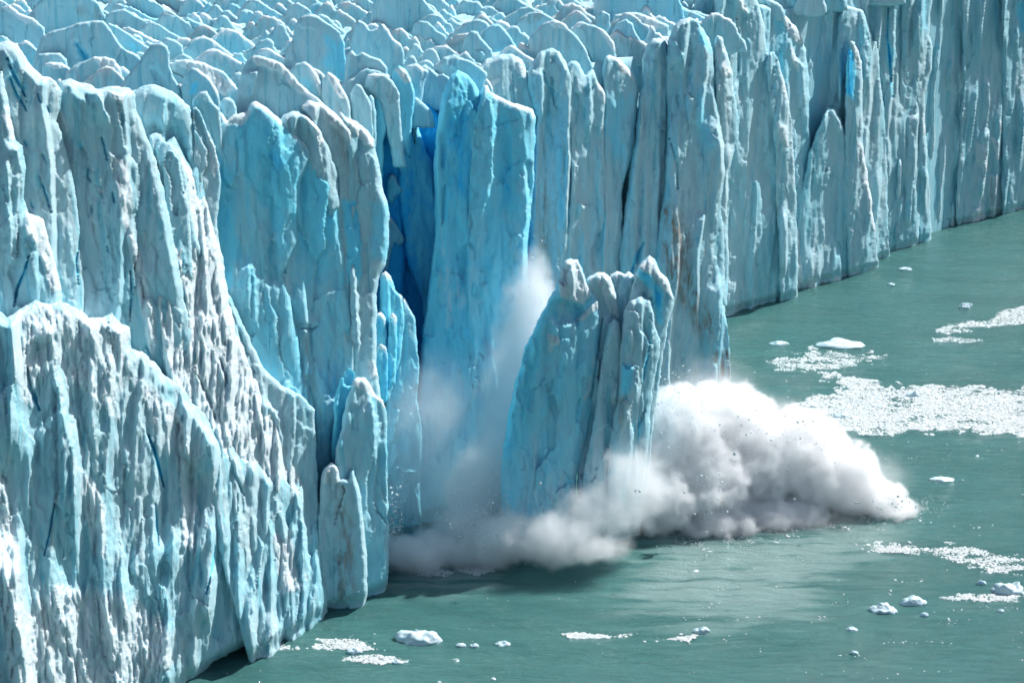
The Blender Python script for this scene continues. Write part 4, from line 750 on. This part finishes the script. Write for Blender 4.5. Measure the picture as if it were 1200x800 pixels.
slab('ice_fragment', 'small pointed pale ice fragment rising from the spray left of the falling block', [(530, 622), (531, 592), (534, 580), (539, 574), (544, 580), (548, 588), (546, 600), (548, 622)], 213, cat='ice fragment', sx=.2, sz=0, T=1.2, R=1, back=3, flute=.1, saw=.1, fresh=.25, tsnow=.8, sp=1.3)
slab('ice_fragment', 'small tilted blue ice fragment at the water beside the left wall', [(474, 650), (474, 620), (478, 614), (488, 614), (494, 624), (500, 650)], 211, cat='ice fragment', sx=.2, sz=0, T=1.2, R=1, back=3, flute=.1, saw=.1, fresh=.45, tsnow=.8, sp=1.3)

# ================================================================== SPRAY
def P3(px, py, D):
    dx, dy, dz = (float(v) for v in ray(px, py)); t = D / dy
    return (t * dx, D, CAM_H + t * dz)
def volume_cloud(name, label, blobs, dens, vox, warp=(1.8, 5.0), gain=1.0, edge=(0.0, .55), color=(.992, .997, 1), aniso=.35, streak=(1, 1, 1)):
    """Blobs (px, py, Y, rx, ry, rz, weight) merged, roughened with noise and turned into a grid of spray density."""
    B = [(Vector(P3(a, b, c)), Vector((rx, ry, rz)), w) for a, b, c, rx, ry, rz, w in blobs]
    lo = Vector([min(c[i] - r[i] * 1.35 for c, r, w in B) for i in range(3)]); hi = Vector([max(c[i] + r[i] * 1.35 for c, r, w in B) for i in range(3)])
    lo.z = max(lo.z, .02); org = (lo + hi) / 2; org.z = 0
    g = bpy.data.node_groups.new(name + '_field', 'GeometryNodeTree'); g.interface.new_socket('Geometry', in_out='OUTPUT', socket_type='NodeSocketGeometry')
    n, l = g.nodes, g.links
    out = n.new('NodeGroupOutput')
    pos = n.new('GeometryNodeInputPosition').outputs[0]
    def vm(op, a, b=None, s=None):
        q = n.new('ShaderNodeVectorMath'); q.operation = op
        for i, v in ((0, a), (1, b)):
            if v is None: continue
            if hasattr(v, 'is_output'): l.new(v, q.inputs[i])
            else: q.inputs[i].default_value = v
        if s is not None: q.inputs['Scale'].default_value = s
        return q.outputs['Value'] if op == 'LENGTH' else q.outputs[0]
    ps = vm('MULTIPLY', pos, streak)
    def noise(sc, det, vec=ps):
        q = n.new('ShaderNodeTexNoise'); l.new(vec, q.inputs['Vector']); q.inputs['Scale'].default_value = sc; q.inputs['Detail'].default_value = det; q.inputs['Roughness'].default_value = .62
        return q
    w1 = noise(1 / warp[1], 3)
    p = vm('ADD', pos, vm('SCALE', vm('SUBTRACT', w1.outputs['Color'], (.5, .5, .5)), None, warp[0] * 2.2))
    w3 = noise(1 / 1.5, 4); p = vm('ADD', p, vm('SCALE', vm('SUBTRACT', w3.outputs['Color'], (.5, .5, .5)), None, warp[0] * .8))
    f = None
    for c, r, w in B:
        dd = vm('LENGTH', vm('DIVIDE', vm('SUBTRACT', p, tuple(c - org)), tuple(r)))
        v = mathn(n, l, 'MULTIPLY', mathn(n, l, 'MAXIMUM', mathn(n, l, 'SUBTRACT', 1.0, dd), 0.0), w)
        f = v if f is None else mathn(n, l, 'MAXIMUM', f, v)
    w2 = noise(1 / 2.2, 8)
    f = mathn(n, l, 'ADD', f, mathn(n, l, 'MULTIPLY', mathn(n, l, 'MULTIPLY', mathn(n, l, 'SUBTRACT', w2.outputs[0], .56), gain), mathn(n, l, 'MINIMUM', mathn(n, l, 'MULTIPLY', f, 5.0), 1.0)))
    mr = n.new('ShaderNodeMapRange'); mr.interpolation_type = 'SMOOTHSTEP'; l.new(f, mr.inputs[0]); mr.inputs[1].default_value = edge[0]; mr.inputs[2].default_value = edge[1]; mr.inputs[4].default_value = 1
    vc = n.new('GeometryNodeVolumeCube'); l.new(mr.outputs[0], vc.inputs['Density'])
    vc.inputs['Min'].default_value = tuple(lo - org); vc.inputs['Max'].default_value = tuple(hi - org)
    for i, k in enumerate('XYZ'): vc.inputs['Resolution ' + k].default_value = max(8, int((hi[i] - lo[i]) / vox))
    m = bpy.data.materials.new(name); m.use_nodes = True; mn = m.node_tree.nodes; mn.clear()
    o_ = mn.new('ShaderNodeOutputMaterial'); pv = mn.new('ShaderNodeVolumePrincipled'); m.node_tree.links.new(pv.outputs[0], o_.inputs['Volume'])
    pv.inputs['Density'].default_value = dens; pv.inputs['Color'].default_value = (*color, 1); pv.inputs['Anisotropy'].default_value = aniso
    sm = n.new('GeometryNodeSetMaterial'); sm.inputs['Material'].default_value = m
    l.new(vc.outputs[0], sm.inputs[0]); l.new(sm.outputs[0], out.inputs[0])
    me = bpy.data.meshes.new(name); me.materials.append(m)
    o = link(name, me, org); md = o.modifiers.new('field', 'NODES'); md.node_group = g
    tag(o, label, 'spray', kind='stuff')
    return o
volume_cloud('spray_cloud', 'billowing white spray cloud bursting out to the right of the falling block', [
    (800, 520, 229, 8, 7, 8, 1.2), (850, 500, 233, 9, 7, 7.5, 1.2), (830, 565, 226, 7.5, 7, 6.5, 1.2), (885, 540, 231, 9, 8, 8, 1.2), (930, 535, 231, 9.5, 7, 8, 1.2), (968, 555, 230, 8.5, 6, 6.5, 1.1), (1006, 580, 229, 7.5, 5, 3.8, 1.0), (1040, 595, 228, 6, 4, 1.8, 1.0), (800, 478, 231, 6, 4, 3.5, .9), (900, 600, 226, 11, 6, 2.8, 1.1), (835, 615, 222, 8, 5, 2.6, 1.1), (775, 590, 222, 6, 5, 6, 1.0)],
    1.15, .27, edge=(.03, .2), gain=1.4, color=(.998, .999, 1), aniso=.05)
volume_cloud('spray_cloud', 'grey shaded spray rolling out from under the falling block', [
    (745, 570, 213, 6.5, 4, 7.5, .8), (700, 604, 210, 7, 4, 5.4, .9), (650, 632, 207, 7.5, 4, 4.6, 1.3), (606, 628, 208, 6, 4, 4.4, 1.2), (690, 640, 206, 7, 4, 2.5, 1.0)], .55, .33)
volume_cloud('spray_cloud', 'white spray heaped at the foot of the collapsing tower', [
    (572, 575, 221, 6.5, 4, 9, 1.2), (540, 620, 212, 5, 4, 4.5, 1.1), (575, 635, 210, 6.5, 4, 4, 1.2), (530, 640, 210, 7, 4, 3.2, 1.2), (490, 648, 209, 7, 4, 2.4, 1.2), (460, 650, 208, 4, 3, 3.5, .7)], 1.6, .3)
volume_cloud('spray_mist', 'soft white haze of droplets around the right spray cloud', [
    (830, 490, 229, 11, 8, 10, 1.0), (910, 525, 229, 13, 8, 10, 1.0), (990, 565, 228, 12, 7, 6, 1.0), (760, 560, 222, 8, 6, 9, 1.0), (900, 610, 223, 16, 5, 2.5, 1.0)], .09, .6, warp=(2, 7), gain=.9, edge=(0, .5))
volume_cloud('spray_mist', 'thin blue mist hanging in front of the base of the collapsing tower', [
    (530, 570, 213, 13, 5, 12, 1.0), (515, 500, 214, 9, 4, 12, .75), (590, 500, 217, 6, 4, 16, .9)], .26, .6, warp=(2.5, 9), gain=.5, edge=(0, .8))
volume_cloud('spray_mist', 'white plume of ice dust rising between the tower and the falling block', [
    (602, 520, 221, 6, 3, 15, 1.1), (612, 430, 223, 5, 3, 16, 1.1), (626, 360, 225, 3.4, 3, 10, 1.0)], .8, .4, warp=(1.4, 5), gain=.9, edge=(0, .6))

# ================================================================== FLOATING ICE
def white_mat(name, col, bump=.4, sss=.2):
    m, n, l, b = new_mat(name)
    tc = N(n, 'ShaderNodeTexCoord'); a = N(n, 'ShaderNodeTexNoise', Scale=2.5, Detail=5.0); l.new(tc.outputs['Object'], a.inputs['Vector'])
    oi = n.new('ShaderNodeObjectInfo')
    l.new(mixc(n, l, rampn(n, l, a.outputs[0], .4, .65), col, tuple(c * .86 for c in col)), b.inputs['Base Color'])
    b.inputs['Roughness'].default_value = .55; b.inputs['Subsurface Weight'].default_value = sss; b.inputs['Subsurface Radius'].default_value = (.3, .8, 1)
    b.inputs['Subsurface Scale'].default_value = .3
    bp = N(n, 'ShaderNodeBump', Strength=bump, Distance=.1); l.new(a.outputs[0], bp.inputs['Height']); l.new(bp.outputs[0], b.inputs['Normal'])
    return m
BRASH = white_mat('brash_ice', (.58, .64, .65)); GROWL = white_mat('growler_ice', (.55, .70, .75), .4)
_t = (1 + 5**.5) / 2
ICV = np.array([(-1, _t, 0), (1, _t, 0), (-1, -_t, 0), (1, -_t, 0), (0, -1, _t), (0, 1, _t), (0, -1, -_t), (0, 1, -_t), (_t, 0, -1), (_t, 0, 1), (-_t, 0, -1), (-_t, 0, 1)]) / 1.902
ICF = np.array([(0,11,5),(0,5,1),(0,1,7),(0,7,10),(0,10,11),(1,5,9),(5,11,4),(11,10,2),(10,7,6),(7,1,8),(3,9,4),(3,4,2),(3,2,6),(3,6,8),(3,8,9),(4,9,5),(2,4,11),(6,2,10),(8,6,7),(9,8,1)])
_h = np.linspace(0, 2 * pi, 7)[:6]
HXV = np.concatenate([np.stack([np.cos(_h), np.sin(_h), _h * 0 - .4], -1), np.stack([.6 * np.cos(_h), .6 * np.sin(_h), _h * 0 + .8], -1)])
HXF = np.array([(i, (i + 1) % 6, 6 + (i + 1) % 6) for i in range(6)] + [(i, 6 + (i + 1) % 6, 6 + i) for i in range(6)] + [(6, 7, 8), (6, 8, 9), (6, 9, 10), (6, 10, 11)])
def chunks(name, label, pts, sizes, flat=.35, mat=None, zoff=0.0, tagkw=None):
    n = len(pts)
    if not n: return
    BV, BF = (ICV, ICF) if flat > .5 else (HXV, HXF)
    V = BV[None] * (1 + RNG.uniform(-.38, .38, (n, 12, 1)))
    S = np.stack([sizes * RNG.uniform(.7, 1.5, n), sizes * RNG.uniform(.7, 1.3, n), sizes * flat * RNG.uniform(.6, 1.5, n)], -1)
    V = V * S[:, None]; a = RNG.uniform(0, 6.28, n); c, s = np.cos(a)[:, None], np.sin(a)[:, None]
    x = V[..., 0] * c - V[..., 1] * s; y = V[..., 0] * s + V[..., 1] * c
    V = np.stack([x + pts[:, 0][:, None], y + pts[:, 1][:, None], V[..., 2] + pts[:, 2][:, None] + zoff], -1)
    T = (BF[None] + 12 * np.arange(n)[:, None, None]).reshape(-1, 3)
    o = link(name, mesh_np(name, V.reshape(-1, 3), T, mat or BRASH, smooth=False)); tag(o, label, 'brash ice', kind='stuff')
def scatter_px(poly, n, soft=0, fn=None):
    P = np.array(poly, float); lo, hi = P.min(0), P.max(0)
    q = RNG.uniform(lo, hi, (n, 2)); 
    keep = inside(q, P)
    dd = seg_dist(q, P, np.roll(P, -1, 0)) * np.where(keep, 1, -1)
    keep = dd + soft * 1.6 * fbm(q[:, 0] / 22, q[:, 1] / 6, q[:, 0] * 0, 3) > RNG.uniform(0, .6 * soft + .01, n)
    q = q[keep]
    return water_point(q[:, 0], q[:, 1])
def brash(label, poly, dens, smin=.12, smax=.35, soft=4, big=.03):
    dens *= 1.5; ys_ = [p_[1] for p_ in poly]; soft = min(soft * 2.4, .28 * (max(ys_) - min(ys_))); smin *= .5; smax *= .62; big = .05
    P = np.array(poly, float); lo, hi = P.min(0), P.max(0); n = int((hi - lo).prod() * dens)
    p = scatter_px(poly, n, soft); s = RNG.uniform(smin, smax, len(p)) * np.where(RNG.random(len(p)) < big, 2.2, 1)
    chunks('brash_ice', label, p, s, .22)
brash('broad white field of packed brash ice on the lake right of the splash', [(935, 470), (965, 462), (990, 455), (965, 446), (960, 434), (985, 437), (1015, 444), (1040, 450), (1100, 452), (1160, 454), (1260, 458), (1260, 510), (1200, 512), (1130, 505), (1080, 505), (1040, 510), (985, 508), (950, 500), (925, 485)], 1.3, .16, .42, 3)
brash('thin curving tongue of brash ice above the packed field', [(897, 424), (920, 418), (940, 412), (950, 404), (960, 412), (1000, 412), (1055, 420), (1010, 422), (1000, 430), (960, 434), (930, 436), (905, 430)], 1.0, .14, .38, 3)
brash('white tongue of brash ice near the right border of the lake', [(1090, 386), (1120, 378), (1160, 374), (1175, 362), (1230, 356), (1230, 374), (1190, 380), (1140, 388), (1110, 392)], 1.2, .16, .4, 2)
brash('thin lower strand of brash ice near the right border of the lake', [(1092, 396), (1120, 394), (1155, 398), (1140, 402), (1096, 402)], .7, .14, .34, 2)
brash('ragged ribbon of brash ice right of the painted pale reflection and foam', [(990, 640), (1040, 634), (1090, 640), (1130, 638), (1170, 648), (1230, 656), (1230, 676), (1190, 672), (1150, 668), (1120, 658), (1070, 648), (1020, 646)], .9, .10, .3, 3)
brash('curving strand of brash ice in the lower right of the lake', [(1085, 700), (1120, 696), (1160, 694), (1230, 690), (1230, 702), (1170, 705), (1120, 704)], .8, .1, .28, 3)
brash('long thin white line of brash ice in the lower middle of the lake', [(655, 742), (680, 740), (720, 744), (760, 742), (820, 743), (815, 749), (760, 752), (700, 750), (670, 747)], 1.6, .1, .28, 1.5)
brash('scattered strand of brash ice in the lower left of the lake', [(285, 757), (330, 752), (400, 746), (440, 750), (445, 760), (420, 764), (380, 760), (320, 762)], .7, .09, .26, 3)
brash('loose brash ice drifting along the lower left of the lake', [(380, 770), (430, 766), (520, 770), (540, 775), (470, 778), (400, 776)], .7, .09, .24, 3)
brash('churned ice rubble floating at the foot of the left spray', [(450, 668), (462, 654), (520, 648), (570, 648), (592, 664), (560, 674), (500, 676)], 1.0, .1, .3, 3)
brash('thin rubble and foam bits floating at the foot of the right spray cloud', [(770, 628), (860, 612), (960, 604), (1075, 598), (1110, 604), (1060, 616), (980, 622), (900, 636), (820, 650), (770, 645)], .16, .08, .2, 8)
brash('small ice rubble floating under the block on the water', [(692, 652), (715, 648), (725, 655), (705, 660)], 1.2, .1, .26, 1.5)
# loose fragments all over the lake
q = np.stack([RNG.uniform(210, 1240, 26000), RNG.uniform(255, 800, 26000)], -1)
den = sstep(.05, .5, fbm(q[:, 0] / 110, q[:, 1] / 9, q[:, 0] * 0 + 9, 4, .6)) * np.where((q[:, 0] > 800) & (q[:, 1] > 500), 1.0, .25)
q = q[RNG.random(len(q)) < den * .9]
wp = water_point(q[:, 0], q[:, 1]); wp = wp[wp[:, 1] < front_y(wp[:, 0]) - 1]
chunks('brash_ice', 'loose scattered small ice fragments all across the lake', wp, RNG.uniform(.04, .13, len(wp)) * np.where(RNG.random(len(wp)) < .03, 2.2, 1), .35)
# ice dust and droplets thrown through the air
def flying(label, cs, n, mat=None):
    P = []
    for (px, py, D, sx_, sy_, k) in cs:
        m_ = int(n * k); a = RNG.normal(px, sx_, m_); b = RNG.normal(py, sy_, m_); Dd = RNG.normal(D, 2.5, m_)
        dx, dy, dz = ray(a, b); t = Dd / dy; P.append(np.stack([t * dx, Dd, CAM_H + t * dz], -1))
    P = np.concatenate(P); P = P[P[:, 2] > .1]
    chunks('ice_spray', label, P, RNG.uniform(.03, .08, len(P)) * np.where(RNG.random(len(P)) < .12, 2.5, 1), 1.0)
flying('ice crumbs and droplets flying between the tower and the falling block', [(622, 360, 226, 8, 60, .5), (610, 480, 222, 10, 50, .5)], 500)
flying('ice crumbs and droplets flying around the white spray cloud', [(880, 520, 226, 60, 30, .5), (1040, 592, 228, 26, 5, .5), (790, 470, 226, 20, 20, .2), (830, 590, 221, 12, 24, .3)], 1500)
flying('ice crumbs and droplets flying over the foot of the tower', [(560, 610, 209, 30, 20, .6), (464, 610, 207, 6, 26, .4)], 900)
flying('broken ice lumps tumbling around the base of the falling block', [(590, 590, 212, 18, 26, .4), (720, 600, 208, 40, 26, .3), (790, 500, 224, 22, 24, .3)], 260)
# growlers: each a floating lump of its own
def growler(label, px, py, wpx, hpx, blue=0.0, seed=1, n=3):
    c = water_point(px, py); mpp = c[1] / F; w = wpx * mpp / 2; h = hpx * mpp
    nu, nv = 40, 18
    u = np.linspace(0, 2 * pi, nu, endpoint=False); v = np.linspace(-.5, pi / 2, nv)
    U, W = np.meshgrid(u, v)
    x = np.cos(U) * np.cos(W); y = np.sin(U) * np.cos(W) * .55; z = np.sin(W)
    k = 1 + .45 * fbm(x * 1.6 + seed, y * 1.6, z + seed, 4, .6)
    hz = h * (.55 + .9 * np.clip(.5 + fbm(x * n * .6 + seed * 3, y * 2, z * 0 + seed, 3), 0, 1.3))
    V = np.stack([x * w * k, y * w * k, z * hz * k], -1).reshape(-1, 3)
    i = np.arange(nu * nv).reshape(nv, nu); j = np.roll(i, -1, 1)
    Q_ = np.stack([i[:-1], j[:-1], j[1:], i[1:]], -1).reshape(-1, 4)
    o = link('growler', mesh_np('growler', V, Q_, GROWL), tuple(c)); tag(o, label, 'ice floe')
for g_ in [
 ('flat white ice floe drifting at the top of the curving brash tongue', 985, 404, 58, 5, 0, 1, 2),
 ('small dark-edged ice lump at the left tip of the border brash tongue', 1130, 361, 14, 5, 0, 2, 2),
 ('twin-humped pale blue growler in the lower left of the lake', 490, 749, 54, 11, 0, 3, 4),
 ('rounded white growler right of the painted pale reflection and foam, largest of a pair', 1070, 706, 34, 8, 0, 4, 3),
 ('flat pale growler left of the rounded white one', 1035, 716, 34, 8, 0, 5, 3),
 ('small white growler floating alone below the ribbon of brash', 1083, 721, 12, 4, 0, 6, 2),
 ('blue-tinted growler in the curving strand at the right border', 1180, 692, 42, 10, 0, 7, 3),
 ('small growler just left of the blue-tinted one', 1150, 684, 12, 5, 0, 8, 2),
 ('small pale growler at the bottom of the painted pale reflection and foam', 822, 740, 22, 6, 0, 9, 2),
 ('small oval growler below the flat pale growler', 998, 738, 16, 4, 0, 10, 2),
 ('tiny growler right of the long thin brash line', 1001, 765, 10, 3, 0, 11, 2),
 ('tiny pale growler floating alone near the lower right border', 1172, 716, 9, 3, 0, 12, 2),
 ('small low floe near the far wall at mid lake', 1060, 316, 16, 3, 0, 13, 2),
 ('tiny floe beside the far ice wall', 1044, 334, 10, 2.5, 0, 14, 2),
 ('small floe between the far wall and the border brash tongue', 1132, 358, 16, 3, 0, 15, 2),
 ('thin low floe at the left end of the curving tongue', 913, 403, 26, 3, 0, 16, 2),
 ('pair of flat floes just right of the spray cloud', 1104, 562, 30, 3, 0, 17, 3),
 ('bluish lump embedded in the packed brash field', 1070, 464, 16, 5, 0, 18, 2),
 ('low bluish lump embedded in the left part of the packed field', 985, 488, 20, 4, 0, 19, 2),
 ('little floe trailing the twin-humped growler', 540, 756, 14, 3, 0, 20, 2),
 ('little rounded floe in the row of bits by the twin-humped growler', 556, 757, 12, 3.5, 0, 21, 2),
 ('flat floe at the right end of the row by the twin-humped growler', 590, 755, 22, 4, 0, 22, 2),
 ('small white floe left of the long thin brash line', 466, 776, 14, 3, 0, 23, 2),
 ('white lump in the loose brash at the bottom left', 415, 764, 18, 5, 0, 24, 3)]:
    growler(*g_)
